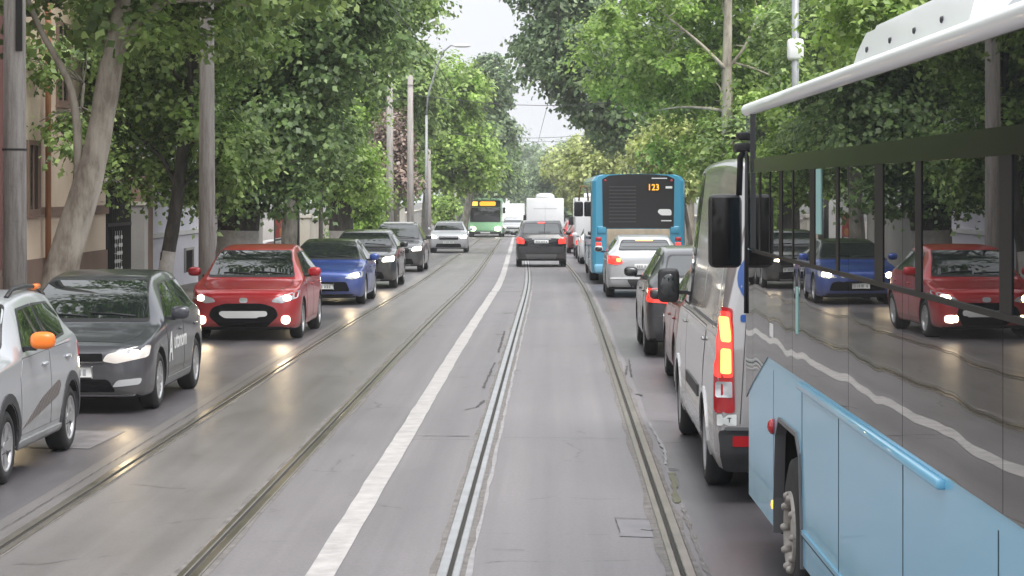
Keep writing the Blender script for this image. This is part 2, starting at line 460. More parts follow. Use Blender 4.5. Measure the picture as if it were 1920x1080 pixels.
# ------------------------------------------------------------------ a car
def make_car(S, loc, rz, label, cat='car', name='car', group=None):
    L, w, H = S['L'], S['w'], S['H']
    gc = S.get('gc', 0.17); hf = S.get('hf', 0.74); hh = S.get('hh', 0.98); bh = S.get('bh', 0.95)
    s1, s2, s3, s4 = S['s1'], S['s2'], S['s3'], S['s4']
    tl = S.get('tail', bh+0.08)
    far = S.get('far', False); body_m = M[S['paint']]
    roof_w = S.get('roofw', 0.64)
    sf, sr, wr, ww = S['sf'], S['sr'], S.get('wr', 0.31), S.get('ww', 0.20)
    fl = S.get('flat', 0.0)              # flatter, taller nose for vans and SUVs
    bx = S.get('boxy', 0.35)
    keys = [
        (0.00, gc+0.12, hf-0.10, 0.55*w, hf-0.17, (0.62+0.15*fl)*w, (0.68+0.15*fl)*w),
        (0.05, gc+0.04, hf-0.03, 0.62*w, hf-0.10, (0.78+0.08*fl)*w, (0.83+0.08*fl)*w),
        (0.18, gc, hf+0.02, 0.70*w, hf-0.03, 0.92*w, 0.945*w),
        (0.45, gc, hf+0.45*(hh-hf)*0.8, 0.74*w, hf+0.25*(hh-hf), 0.975*w, w),
        (s1, gc, hh-0.015, 0.80*w, bh-0.05, 0.975*w, w),
        (s1+0.10, gc, hh+0.065, 0.795*w, bh-0.04, 0.975*w, w),
        ((s1+s2)/2, gc, (hh+H)/2+0.055, 0.735*w, bh-0.01, 0.975*w, w),
        (s2, gc, H-0.045, (roof_w+0.02)*w, bh, 0.975*w, w),
        ((s2+s3)/2, gc, H, roof_w*w, bh+0.015, 0.97*w, w),
        (s3, gc, H-0.055, (roof_w-0.02)*w, bh+0.04, 0.955*w, w),
        ((s3+s4)/2, gc, (H-0.055+tl)/2+0.03, (roof_w-0.005)*w, bh+0.05, 0.945*w, 0.995*w)]
    if s4 < L-0.35:
        keys.append((s4, gc, tl, 0.68*w, bh+0.02, 0.93*w, 0.985*w))
    keys += [
        (L-0.12, gc+0.04, tl-0.01 if s4 < L-0.35 else tl+0.05, 0.68*w, bh-0.02, (0.90+0.085*bx)*w, (0.95+0.035*bx)*w),
        (L-0.04, gc+0.08, tl-0.06, 0.66*w, bh-0.06, (0.84+0.12*bx)*w, (0.90+0.065*bx)*w),
        (L, gc+0.14, tl-0.12, 0.60*w, bh-0.12, (0.74+0.18*bx)*w, (0.82+0.11*bx)*w)]
    rings, q = car_rings(keys, H, 0.075 if not far else 0.14)
    y = q - L/2
    vs, fs = loft(rings, y)
    B = Body([Vector(v) for v in vs], fs)
    body = MB().add(vs, fs, 0, True).mesh('body', [body_m, M['under']])
    ra = wr + S.get('arch', 0.055)
    cut = MB()
    for s in (sf, sr):
        for sg in (-1, 1):
            xo, xi = sg*(w+0.2), sg*(w-0.34)
            n = 28
            cut.lathe([(xi, 0.001), (xi, ra), (xo, ra), (xo, 0.001)], n, 'x', (0, s-L/2, wr))
    try:
        nb = boolean_cut(body, cut.mesh('cut', M['under']))
        if len(nb.polygons) > 100: body = nb
    except Exception as e:
        print('boolean', e)
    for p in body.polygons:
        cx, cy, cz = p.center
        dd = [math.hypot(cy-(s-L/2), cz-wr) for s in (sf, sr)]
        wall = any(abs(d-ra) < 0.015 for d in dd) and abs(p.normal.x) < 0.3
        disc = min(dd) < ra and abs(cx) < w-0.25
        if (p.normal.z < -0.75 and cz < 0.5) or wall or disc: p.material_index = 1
        elif S.get('top') and cz > bh+0.035 and cy > s1+0.05-L/2: p.material_index = 2
    while len(body.materials) < 2: body.materials.append(M['under'])
    while len(body.materials) < 3: body.materials.append(M['under'])
    body.materials[0] = body_m; body.materials[1] = M['under']; body.materials[2] = M[S.get('top', 'black')]
    root = thing(name, label, cat, loc, rz, group, slope(loc[1])*(1 if abs(rz) < 1.5 else -1))
    link('body', body, root)
    for s in (sf, sr):
        for sg in (-1, 1):
            add_wheel(root, sg*(w-ww/2-0.012), s-L/2, wr, ww, S.get('rim', 'cover'), S.get('steer', 0) if s == sf else 0)
    res = 0.06 if not far else 0.12
    Y = lambda P: [(s-L/2, z) for s, z in P]
    # glass
    def part(nm, polys, view, m, off=0.004, reach=None):
        mb = MB()
        for P in polys: B.panel(mb, P, view, off, res, reach=reach)
        return mb.obj(nm, m, root, fix=False)
    def glazed(nm, P, seal, view, mi_seal=M['black']):
        mb = MB(); B.panel(mb, P, view, 0.0055, res)
        if not far: B.panel(mb, seal, view, 0.003, res, 1)
        return mb.obj(nm, [M['glass'], mi_seal], root, fix=False)
    wsb, wst = S.get('ws', (0.80, roof_w-0.005)); wt_ = S.get('wst', H-0.088)
    glazed('windshield', rounded([(-wsb*w, hh+0.03), (wsb*w, hh+0.03), (wst*w, wt_), (-wst*w, wt_)], 0.05), rounded([(-wsb*w-0.015, hh-0.005), (wsb*w+0.015, hh-0.005), (wst*w+0.015, wt_+0.012), (-wst*w-0.015, wt_+0.012)], 0.05), 'front')
    if not far:
        for x0, x1, z1 in ((0.62, 0.02, 0.075), (-0.02, -0.52, 0.06)):
            q0, n0 = B.cast(x0*w, hh+0.045, 'front'); q1, n1 = B.cast(x1*w, hh+z1, 'front')
            qm, nm_ = B.cast((x0+x1)/2*w, hh+0.5*z1+0.03, 'front')
            MB().tube([q0+n0*0.014, qm+nm_*0.014, q1+n1*0.014], 0.009, 5).obj('wiper', M['black'], root)
        hp = [(-0.66*w, 0.16-L/2), (0.66*w, 0.16-L/2), (0.80*w, 0.45-L/2), (0.80*w, s1-0.06-L/2), (-0.80*w, s1-0.06-L/2), (-0.80*w, 0.45-L/2)]
        mb = MB(); B.panel(mb, rounded([(x*0.985, y_*0.997) for x, y_ in hp], 0.05), 'top', 0.0045, res); B.panel(mb, rounded(hp, 0.05), 'top', 0.002, res, 1, False)
        mb.obj('hood', [body_m, M['ink']], root, fix=False)
    sB = S.get('sB', s1+0.52*(s3-s1)+0.15)
    wz = bh+0.045; zt_ = H-0.125
    A0 = s1+0.36; At = s2+0.10
    C0, Ct = S.get('c0', s4-0.28), S.get('ct', s3-0.05)
    rp = [(sB+0.035, wz+0.01), (C0, wz+0.05), (Ct, zt_-0.015), (sB+0.02, zt_)]
    if S.get('kick'): rp = [(sB+0.035, wz+0.01), (C0-0.12, wz+0.05), (C0, wz+0.20), (Ct, zt_-0.015), (sB+0.02, zt_)]
    fp = [(A0, wz), (sB-0.035, wz+0.01), (sB-0.045, zt_), (At, zt_-0.02)]
    def grow(P, k):
        cx = sum(p[0] for p in P)/len(P); cz = sum(p[1] for p in P)/len(P)
        return [(p[0]+(k if p[0] > cx else -k), p[1]+(k if p[1] > cz else -k)*0.8) for p in P]
    for view in (('left', 'right') if not far else ('left',)):
        for P in (fp, rp): glazed('side_window', rounded(Y(P), 0.03), rounded(Y(grow(P, 0.026)), 0.035), view)
    ra_, rb_ = S.get('rwx', (0.66, 0.56))
    rz0, rz1 = S.get('rw', (tl+0.05, H-0.13))
    glazed('rear_window', rounded([(-ra_*w, rz0), (ra_*w, rz0), (rb_*w, rz1), (-rb_*w, rz1)], 0.06), rounded([(-(ra_+0.03)*w, rz0-0.025), ((ra_+0.03)*w, rz0-0.025), ((rb_+0.025)*w, rz1+0.02), (-(rb_+0.025)*w, rz1+0.02)], 0.06), 'rear')
    # doors with their gaps
    if not far:
        lo = gc+0.13
        d1 = [(sf+ra+0.10, lo), (sB-0.008, lo), (sB-0.008, bh-0.005), (A0-0.12, bh-0.02), (sf+ra+0.09, bh-0.18)]
        back = sr-ra-0.03
        d2 = [(sB+0.008, lo), (back-0.10, lo), (back, wr+0.18), (sr-0.10, wr+ra+0.05), (sr+0.02, bh), (sB+0.008, bh)]
        for view, sg in (('left', 1), ('right', -1)):
            for P, hs in ((d1, sB-0.22), (d2, sr-0.12)):
                cx = sum(p[0] for p in P)/len(P); cz = sum(p[1] for p in P)/len(P)
                Q = [(cx+(p[0]-cx)*0.985, cz+(p[1]-cz)*0.985) for p in P]
                mb = MB(); B.panel(mb, rounded(Y(Q), 0.03), view, 0.004, res); B.panel(mb, Y(P), view, 0.0015, res, 1, False)
                d = mb.obj('door', [body_m, M['ink']], root, fix=False)
                p, n = B.cast(hs-L/2, bh-0.12, view)
                if p is not None:
                    hb = MB().ball((p.x+sg*0.016, p.y, p.z), (0.016, 0.10, 0.017), 0, 12, 7, 0.8)
                    hb.obj('door_handle', M[S.get('handle', S['paint'])], d)
    # mirrors
    for sg in (1, -1):
        mb = MB()
        mz = bh+S.get('mz', 0.10); my = s1+S.get('ms', 0.42)-L/2
        mb.ball((sg*(w+0.115), my, mz), (0.105, 0.075, 0.075*S.get('mh', 1.0)), 0, 20, 12, S.get('mp', 0.7))
        mb.box(sg*(w-0.08)-0.04, sg*(w-0.08)+0.10*sg+0.04, my-0.015, my+0.03, mz-0.085, mz-0.05, 1)
        mo = mb.obj('side_mirror', [M[S.get('mirror', S['paint'])], M['black']], root)
        if not far:
            MB().ball((sg*(w+0.115), my+0.062, mz), (0.085, 0.018, 0.055*S.get('mh', 1.0)), 0, 12, 6, 0.75).obj('mirror_glass', M['glass'], mo)
    # listed front, rear and side pieces
    for nm, m, P, view, *o in S.get('bits', []):
        off = o[0] if o else 0.006
        if view in ('left', 'right'): part(nm, [Y(P)], view, M[m], off)
        elif view == 'sides':
            for v_ in ('left', 'right'): part(nm, [Y(P)], v_, M[m], off)
        elif view.endswith('2'):
            v_ = view[:-1]
            rc = 0.55 if v_ == 'front' else S.get('reach', 0.22)
            part(nm, [P], v_, M[m], off, rc); part(nm, [mir(P)], v_, M[m], off, rc)
        else: part(nm, [P], view, M[m], off)
    # number plates
    for view, pz, show in (('front', S.get('pf', 0.46), S.get('plate', True)), ('rear', S.get('pr', tl-0.28), True)):
        if not show or (far and view == 'rear'): continue
        p, n = B.cast(0.0, pz, view)
        if p is None: continue
        sg = -1 if view == 'front' else 1
        mb = MB().bevbox(-0.255, 0.255, p.y+sg*0.004-0.012, p.y+sg*0.03, pz-0.056, pz+0.056, 0.01, 1)
        rnd = random.Random(L*w*pz)
        yy = p.y+sg*0.032
        xx = -0.19
        for ch in range(7):
            if ch in (1, 4): xx += 0.025
            mb.box(xx, xx+0.034, yy-0.001, yy+0.001, pz-0.032, pz+0.032, 1); xx += 0.05
        mb.obj('number_plate', [M['plate'], M['numb']], root)
    S['B'] = B
    return root, B
M['numb'] = mat('soft_plate_marks', (0.30, 0.31, 0.33), 0.5)

def rect(x0, x1, z0, z1): return [(x0, z0), (x1, z0), (x1, z1), (x0, z1)]
def lamp_pair(root, w, y, z, energy=25, yaw=0.0, tint=(1.0, 0.76, 0.46), spread=64, tilt=7):
    # the beams of lit headlights
    for sg in (-1, 1):
        ld = bpy.data.lights.new('headlight_beam', 'SPOT')
        ld.energy = energy*1.5; ld.color = tint; ld.spot_size = math.radians(spread); ld.spot_blend = 0.8; ld.shadow_soft_size = 0.06
        o = bpy.data.objects.new('headlight_beam', ld); COL.objects.link(o); o.parent = root
        o.location = (sg*w*0.72, y, z)
        o.rotation_euler = (math.radians(-90+tilt)*1.0, 0, 0)
        o.rotation_euler = (math.radians(90-tilt), 0, PI)   # points to -Y, slightly down
# ------------------------------------------------------------------ parked and moving cars
def band_sides(sf, sr, wr, ra, th):
    a = []
    for s in (sf, sr): a.append(arc_band(s, wr, wr+ra+0.004, wr+ra+th, -0.35, PI+0.35))
    return a
def place(x, y): return (x, y, g(y))
def add_text(body, size, m, name, parent, mtx, extrude=0.002, shear=0.0, sx=1.0):
    cu = bpy.data.curves.new('t', 'FONT'); cu.body = body; cu.size = size; cu.extrude = extrude; cu.shear = shear
    cu.align_x = 'CENTER'; cu.align_y = 'CENTER'; cu.offset = size*0.012
    o = bpy.data.objects.new('t', cu); COL.objects.link(o)
    dg = bpy.context.evaluated_depsgraph_get(); dg.update()
    me = bpy.data.meshes.new_from_object(o.evaluated_get(dg))
    bpy.data.objects.remove(o)
    for v in me.vertices: v.co = mtx @ Vector((v.co.x*sx, v.co.y, v.co.z))
    me.materials.clear(); me.materials.append(m)
    return link(name, me, parent)
# silver crossover, front toward the camera, cut by the left edge of the frame
sp_ = dict(L=3.73, w=0.79, H=1.50, gc=0.21, hf=0.86, hh=1.06, bh=1.00, s1=1.02, s2=1.62, s3=3.12, s4=3.62, tail=1.05, paint='spring',
           sf=0.72, sr=3.10, wr=0.30, ww=0.19, rim='twin', mirror='orange', fl=0.5, flat=0.6, roofw=0.70, c0=3.12, ct=2.92, kick=True, arch=0.05, mz=0.12,
           bits=[('headlight', 'lampdim', rounded([(0.45, 0.72), (0.80, 0.74), (0.80, 0.84), (0.44, 0.80)], 0.03), 'front2'),
                 ('grille', 'grilleb', rounded(rect(-0.42, 0.42, 0.62, 0.80), 0.05), 'front'),
                 ('bumper', 'clad', rounded([(-0.70, 0.24), (0.70, 0.24), (0.74, 0.42), (-0.74, 0.42)], 0.05), 'front'),
                 ('bumper', 'clad', rounded([(-0.66, 0.30), (0.66, 0.30), (0.70, 0.48), (-0.70, 0.48)], 0.05), 'rear'),
                 ('tail_light', 'tailred', rounded([(0.50, 0.80), (0.78, 0.82), (0.78, 0.98), (0.50, 0.97)], 0.03), 'rear2'),
                 ('sill', 'spring', rounded([(1.12, 0.235), (2.72, 0.235), (2.70, 0.30), (1.10, 0.30)], 0.03), 'sides', 0.02),
                 ('side_decal', 'decal', rounded([(1.14, 0.385), (2.55, 0.56), (2.66, 0.66), (2.55, 0.70), (1.9, 0.60)], 0.05), 'sides', 0.0065)])
for P in band_sides(sp_['sf'], sp_['sr'], 0.30, 0.05, 0.085): sp_['bits'].append(('wheel_arch_trim', 'clad', P, 'sides', 0.012))
m_, nt_, b_ = newmat('brown_striped_decal')
wv = N(nt_, 'ShaderNodeTexWave', Scale=11.0, Distortion=3.0); wv.bands_direction = 'DIAGONAL'
tc_ = N(nt_, 'ShaderNodeTexCoord'); nt_.links.new(tc_.outputs['Object'], wv.inputs['Vector'])
r_ = ramp(nt_, [(0.2, (0.05, 0.045, 0.045)), (0.8, (0.20, 0.17, 0.16))]); nt_.links.new(wv.outputs['Fac'], r_.inputs[0]); nt_.links.new(r_.outputs[0], b_.inputs['Base Color'])
b_.inputs['Roughness'].default_value = 0.4
M['decal'] = m_
springcar, B = make_car(sp_, place(-5.24, 19.4), 0, 'small silver crossover with orange mirror cap and dark wheel arch cladding, cut by left edge', 'car', 'crossover_car')
for sg in (1, -1):
    pts = []
    for s in (1.75, 1.95, 2.4, 2.9, 3.15):
        p, n = B.cast(sg*0.50, s-sp_['L']/2, 'top'); pts.append((sg*0.515, s-sp_['L']/2, p.z+(0.045 if 1.8 < s < 3.1 else 0.0)))
    r = MB().tube(pts, 0.02, 8).obj('roof_rail', M['black'], springcar)
    MB().tube([(pts[3][0], pts[3][1]-0.17, pts[3][2]+0.004), (pts[3][0], pts[3][1]+0.05, pts[3][2]+0.004)], 0.027, 8).obj('rail_end', M['orange'], r)

# dark grey hatchback with lettering on its door
polo_ = dict(L=3.97, w=0.84, H=1.455, gc=0.17, hf=0.75, hh=0.945, bh=0.92, s1=0.97, s2=1.80, s3=3.30, s4=3.86, tail=1.00, paint='polo', sf=0.82, sr=3.29, wr=0.31, rim='ten', numb=1, plate=True, pf=0.46, roofw=0.655,
     bits=[('headlight_bulb', 'lamp', rounded(rect(0.645, 0.735, 0.615, 0.69), 0.04), 'front2', 0.011),
           ('headlight', 'lampdim', rounded([(0.36, 0.575), (0.50, 0.55), (0.805, 0.61), (0.815, 0.735), (0.66, 0.715), (0.40, 0.645)], 0.03), 'front2'),
           ('grille', 'grilleb', rounded(rect(-0.36, 0.36, 0.575, 0.655), 0.02), 'front'),
           ('grille_trim', 'chrome', rect(-0.37, 0.37, 0.557, 0.570), 'front', 0.009),
           ('lower_grille', 'grilleb', rounded([(-0.50, 0.25), (0.50, 0.25), (0.42, 0.385), (-0.42, 0.385)], 0.04), 'front'),
           ('bumper_trim', 'chrome', [(-0.68, 0.205), (0.68, 0.205), (0.70, 0.222), (-0.70, 0.222)], 'front', 0.010),
           ('fog_light', 'lens', rounded([(0.46, 0.30), (0.74, 0.325), (0.76, 0.395), (0.52, 0.375)], 0.03), 'front2'),
           ('tail_light', 'tailred', rounded([(0.50, 0.78), (0.80, 0.80), (0.80, 0.96), (0.52, 0.95)], 0.03), 'rear2'),
           ('door_moulding', 'chrome', [(1.25, 0.30), (2.82, 0.30), (2.82, 0.315), (1.25, 0.315)], 'sides', 0.010)])
polo, B = make_car(polo_, place(-5.16, 25.76), 0.0, 'dark grey hatchback with white lettering on its door, behind the silver crossover', 'car', 'hatchback_car')
lamp_pair(polo, 0.84, -2.02, 0.62, 4)
for txt, size, s, z, sxx in (('A', 0.46, 1.38, 0.62, 0.72), ('utonom', 0.27, 2.02, 0.68, 0.98)):
    p, n = B.cast(s-polo_['L']/2, z, 'left')
    mt = Matrix.Translation((p.x+0.014, p.y, z)) @ Matrix(((0, 0, 1, 0), (1, 0, 0, 0), (0, 1, 0, 0), (0, 0, 0, 1)))
    add_text(txt, size, M['plate'], 'door_lettering', polo, mt, 0.001, 0.15, sxx)

# red hatchback with all four front lamps lit
yar_ = dict(L=3.94, w=0.875, H=1.48, gc=0.165, hf=0.80, hh=0.985, bh=0.96, s1=0.90, s2=1.74, s3=3.20, s4=3.82, tail=1.06, paint='red', sf=0.79, sr=3.35, wr=0.315, rim='five', plate=False, roofw=0.66, kick=True,
     bits=[('headlight', 'lens', rounded([(0.44, 0.62), (0.60, 0.595), (0.84, 0.68), (0.85, 0.80), (0.72, 0.75), (0.48, 0.675)], 0.03), 'front2'),
           ('headlight_bulb', 'lamp', rounded(rect(0.63, 0.74, 0.635, 0.725), 0.04), 'front2', 0.012),
           ('grille', 'grilleb', rounded([(-0.36, 0.215), (0.36, 0.215), (0.56, 0.40), (0.50, 0.53), (0.30, 0.595), (-0.30, 0.595), (-0.50, 0.53), (-0.56, 0.40)], 0.06), 'front'),
           ('number_plate', 'plate', rounded([(-0.30, 0.365), (0.22, 0.365), (0.24, 0.385), (0.36, 0.39), (0.385, 0.43), (0.36, 0.475), (-0.36, 0.475), (-0.395, 0.43)], 0.04), 'front', 0.02),
           ('emblem', 'chrome', rounded(rect(-0.065, 0.065, 0.605, 0.685), 0.04), 'front', 0.012),
           ('fog_light', 'lamp', rounded(rect(0.60, 0.73, 0.27, 0.40), 0.06), 'front2', 0.012),
           ('lower_lip', 'black', [(-0.62, 0.185), (0.62, 0.185), (0.64, 0.225), (-0.64, 0.225)], 'front', 0.008),
           ('tail_light', 'tailred', rounded([(0.50, 0.80), (0.82, 0.84), (0.82, 0.98), (0.52, 0.93)], 0.03), 'rear2')])
yar, B = make_car(yar_, place(-4.95, 37.6), 0.0, 'red hatchback facing the camera with headlights and fog lights lit and a black grille', 'car', 'hatchback_car')
lamp_pair(yar, 0.875, -1.98, 0.66, 7); lamp_pair(yar, 0.80, -1.98, 0.34, 1.5)

# blue car with a black roof
blu_ = dict(L=4.05, w=0.88, H=1.38, gc=0.15, hf=0.72, hh=0.95, bh=0.90, s1=1.15, s2=1.98, s3=3.1, s4=3.86, tail=0.98, paint='blue', top='blackp', sf=0.84, sr=3.38, wr=0.315, rim='five', pf=0.40, roofw=0.64,
     bits=[('headlight', 'lens', rounded([(0.48, 0.58), (0.66, 0.55), (0.85, 0.60), (0.85, 0.72), (0.66, 0.70)], 0.03), 'front2'),
           ('headlight_bulb', 'lamp', rounded(rect(0.66, 0.78, 0.59, 0.685), 0.04), 'front2', 0.012),
           ('grille', 'grilleb', rounded([(-0.60, 0.30), (0.60, 0.30), (0.52, 0.50), (-0.52, 0.50)], 0.05), 'front'),
           ('lower_lip', 'black', [(-0.66, 0.17), (0.66, 0.17), (0.68, 0.24), (-0.68, 0.24)], 'front', 0.008),
           ('tail_light', 'tailred', rounded(rect(0.50, 0.80, 0.74, 0.90), 0.03), 'rear2')])
blu, B = make_car(blu_, place(-4.95, 49.6), 0.0, 'blue car with black roof and lit headlights, just behind the red hatchback', 'car', 'hatchback_car')
lamp_pair(blu, 0.85, -2.06, 0.64, 6)

# black crossover, then a dark grey SUV with a pale roof edge, then a silver hatchback far up the lane
def oncoming(paint, H, L=4.3, w=0.9, **k):
    d = dict(L=L, w=w, H=H, gc=0.19, hf=0.84, hh=1.06, bh=1.02, s1=1.10, s2=1.86, s3=3.5, s4=L-0.16, tail=1.12, paint=paint, sf=0.88, sr=3.52, wr=0.33, rim='five', pf=0.50, roofw=0.66, flat=0.5,
        bits=[('headlight', 'lamp', rounded([(0.55, 0.69), (0.84, 0.70), (0.86, 0.84), (0.58, 0.80)], 0.04), 'front2'),
              ('grille', 'grilleb', rounded(rect(-0.46, 0.46, 0.62, 0.78), 0.05), 'front'),
              ('lower_grille', 'grilleb', rounded([(-0.62, 0.26), (0.62, 0.26), (0.56, 0.44), (-0.56, 0.44)], 0.05), 'front'),
              ('lower_lip', 'silver', [(-0.50, 0.215), (0.50, 0.215), (0.52, 0.255), (-0.52, 0.255)], 'front', 0.01)])
    d.update(k); return d
o1, B = make_car(oncoming('blackp', 1.50), place(-4.97, 59.4), 0.0, 'black crossover with bright headlight, between the blue car and the dark SUV', 'car', 'crossover_car')
lamp_pair(o1, 0.85, -2.18, 0.76, 5)
o2, B = make_car(oncoming('gunm', 1.60, L=4.4), place(-5.2, 75.0), 0.0, 'dark grey SUV with pale roof rim and lit headlight, behind the black crossover', 'car', 'suv_car')
MB().box(-0.50, 0.50, -0.36, -0.28, 1.585, 1.625).obj('roof_edge', M['white'], o2)
o3, B = make_car(oncoming('silver', 1.50, L=4.2), place(-5.05, 108), turn(108), 'silver hatchback seen head on with both headlights lit, in front of the green bus', 'car', 'hatchback_car')

# ------------------------------------------------------------------ vehicles going away
def away(paint, H, L, w, **k):
    d = dict(L=L, w=w, H=H, gc=0.18, hf=0.78, hh=1.02, bh=0.98, s1=1.12, s2=1.90, s3=L-0.75, s4=L-0.14, tail=1.06, paint=paint, sf=0.86, sr=L-0.78, wr=0.32, rim='five', roofw=0.66, pr=0.74,
        bits=[('tail_light', 'tail', rounded([(0.52, 0.80), (0.86, 0.82), (0.86, 0.98), (0.56, 0.96)], 0.04), 'rear2'),
              ('headlight', 'lampdim', rounded([(0.50, 0.62), (0.84, 0.66), (0.84, 0.78), (0.55, 0.74)], 0.04), 'front2'),
              ('grille', 'grilleb', rounded(rect(-0.46, 0.46, 0.50, 0.68), 0.05), 'front'),
              ('bumper', 'black', rounded([(-0.64, 0.22), (0.64, 0.22), (0.70, 0.42), (-0.70, 0.42)], 0.04), 'rear')])
    d.update(k); return d
# dark SUV on the tram track
suv_ = away('blackp', 1.66, 4.32, 0.90, roofw=0.76, rwx=(0.72, 0.66), boxy=0.7, gc=0.22, hf=0.92, hh=1.12, bh=1.08, tail=1.14, wr=0.345, pr=0.90, flat=0.6, sr=3.48, arch=0.06,
    bits=[('tail_light', 'tail', rounded([(0.60, 0.82), (0.86, 0.84), (0.86, 1.06), (0.74, 1.06), (0.60, 0.98)], 0.04), 'rear2', 0.012),
          ('brake_light', 'tail', rounded(rect(-0.13, 0.13, 1.545, 1.585), 0.015), 'rear', 0.012),
          ('bumper', 'clad', rounded([(-0.76, 0.50), (0.76, 0.50), (0.80, 0.74), (-0.80, 0.74)], 0.05), 'rear', 0.02),
          ('diffuser', 'clad2', rounded([(-0.50, 0.30), (0.50, 0.30), (0.56, 0.46), (-0.56, 0.46)], 0.04), 'rear', 0.018),
          ('tailgate_trim', 'chrome', rounded(rect(-0.34, 0.34, 0.985, 1.015), 0.01), 'rear', 0.012),
          ('headlight', 'lampdim', rounded(rect(0.52, 0.84, 0.74, 0.88), 0.04), 'front2'),
          ('grille', 'grilleb', rounded(rect(-0.46, 0.46, 0.62, 0.82), 0.05), 'front')])
M['clad2'] = mat('grey_plastic', (0.12, 0.12, 0.125), 0.5)
suv, B = make_car(suv_, place(-0.50, 81.2), PI+turn(81), 'dark SUV driving away on the tram track with brake lights lit', 'car', 'suv_car')
MB().tube([(-0.32, 2.06, 1.24), (0.10, 2.08, 1.245)], 0.012, 6).obj('rear_wiper', M['black'], suv)
# light silver hatchback behind the blue bus
sil_ = away('silver', 1.44, 4.30, 0.90, s4=4.1, tail=1.06, hf=0.76, pr=0.72,
    bits=[('tail_light', 'tail', rounded([(0.50, 0.80), (0.66, 0.76), (0.88, 0.80), (0.88, 0.97), (0.60, 0.96)], 0.05), 'rear2', 0.012),
          ('tail_light_bulb', 'tailhot', rounded(rect(0.56, 0.66, 0.83, 0.91), 0.03), 'rear2', 0.018),
          ('brake_light', 'tailhot', rounded(rect(-0.2, 0.2, 1.30, 1.33), 0.01), 'rear', 0.01),
          ('bumper', 'clad', rounded([(-0.30, 0.22), (0.30, 0.22), (0.42, 0.42), (-0.42, 0.42)], 0.04), 'rear', 0.012),
          ('bumper_strip', 'white', [(-0.80, 0.44), (0.80, 0.44), (0.80, 0.47), (-0.80, 0.47)], 'rear', 0.012),
          ('headlight', 'lampdim', rounded(rect(0.52, 0.84, 0.64, 0.76), 0.04), 'front2'),
          ('grille', 'grilleb', rounded(rect(-0.46, 0.46, 0.48, 0.64), 0.05), 'front')])
sil, B = make_car(sil_, place(2.08, 53.6), PI, 'light silver hatchback with lit tail light, stopped right behind the far blue bus', 'car', 'hatchback_car')
cro_ = away('gunm', 1.57, 4.1, 0.865, gc=0.20, hf=0.86, hh=1.08, bh=1.05, tail=1.12, wr=0.33, flat=0.5, sr=3.33, mirror='black',
    bits=[('tail_light', 'tail', rounded([(0.50, 0.78), (0.84, 0.80), (0.85, 1.00), (0.56, 0.98)], 0.05), 'rear2', 0.012),
          ('tail_light_bulb', 'tailhot', rounded(rect(0.62, 0.76, 0.86, 0.95), 0.05), 'rear2', 0.018),
          ('bumper', 'clad', rounded([(-0.70, 0.25), (0.70, 0.25), (0.76, 0.60), (-0.76, 0.60)], 0.05), 'rear', 0.014),
          ('headlight', 'lampdim', rounded(rect(0.52, 0.80, 0.70, 0.82), 0.04), 'front2'),
          ('grille', 'grilleb', rounded(rect(-0.44, 0.44, 0.56, 0.74), 0.05), 'front')])
cro, B = make_car(cro_, place(2.15, 33.9), PI, 'dark grey crossover with glowing tail light, queued behind the light silver hatchback', 'car', 'crossover_car')
rdc_ = away('red2', 1.47, 3.82, 0.84, sr=3.04, s1=0.98, s2=1.74)
rdc, B = make_car(rdc_, place(2.26, 27.9), PI, 'red hatchback mostly hidden in front of the silver van', 'car', 'hatchback_car')

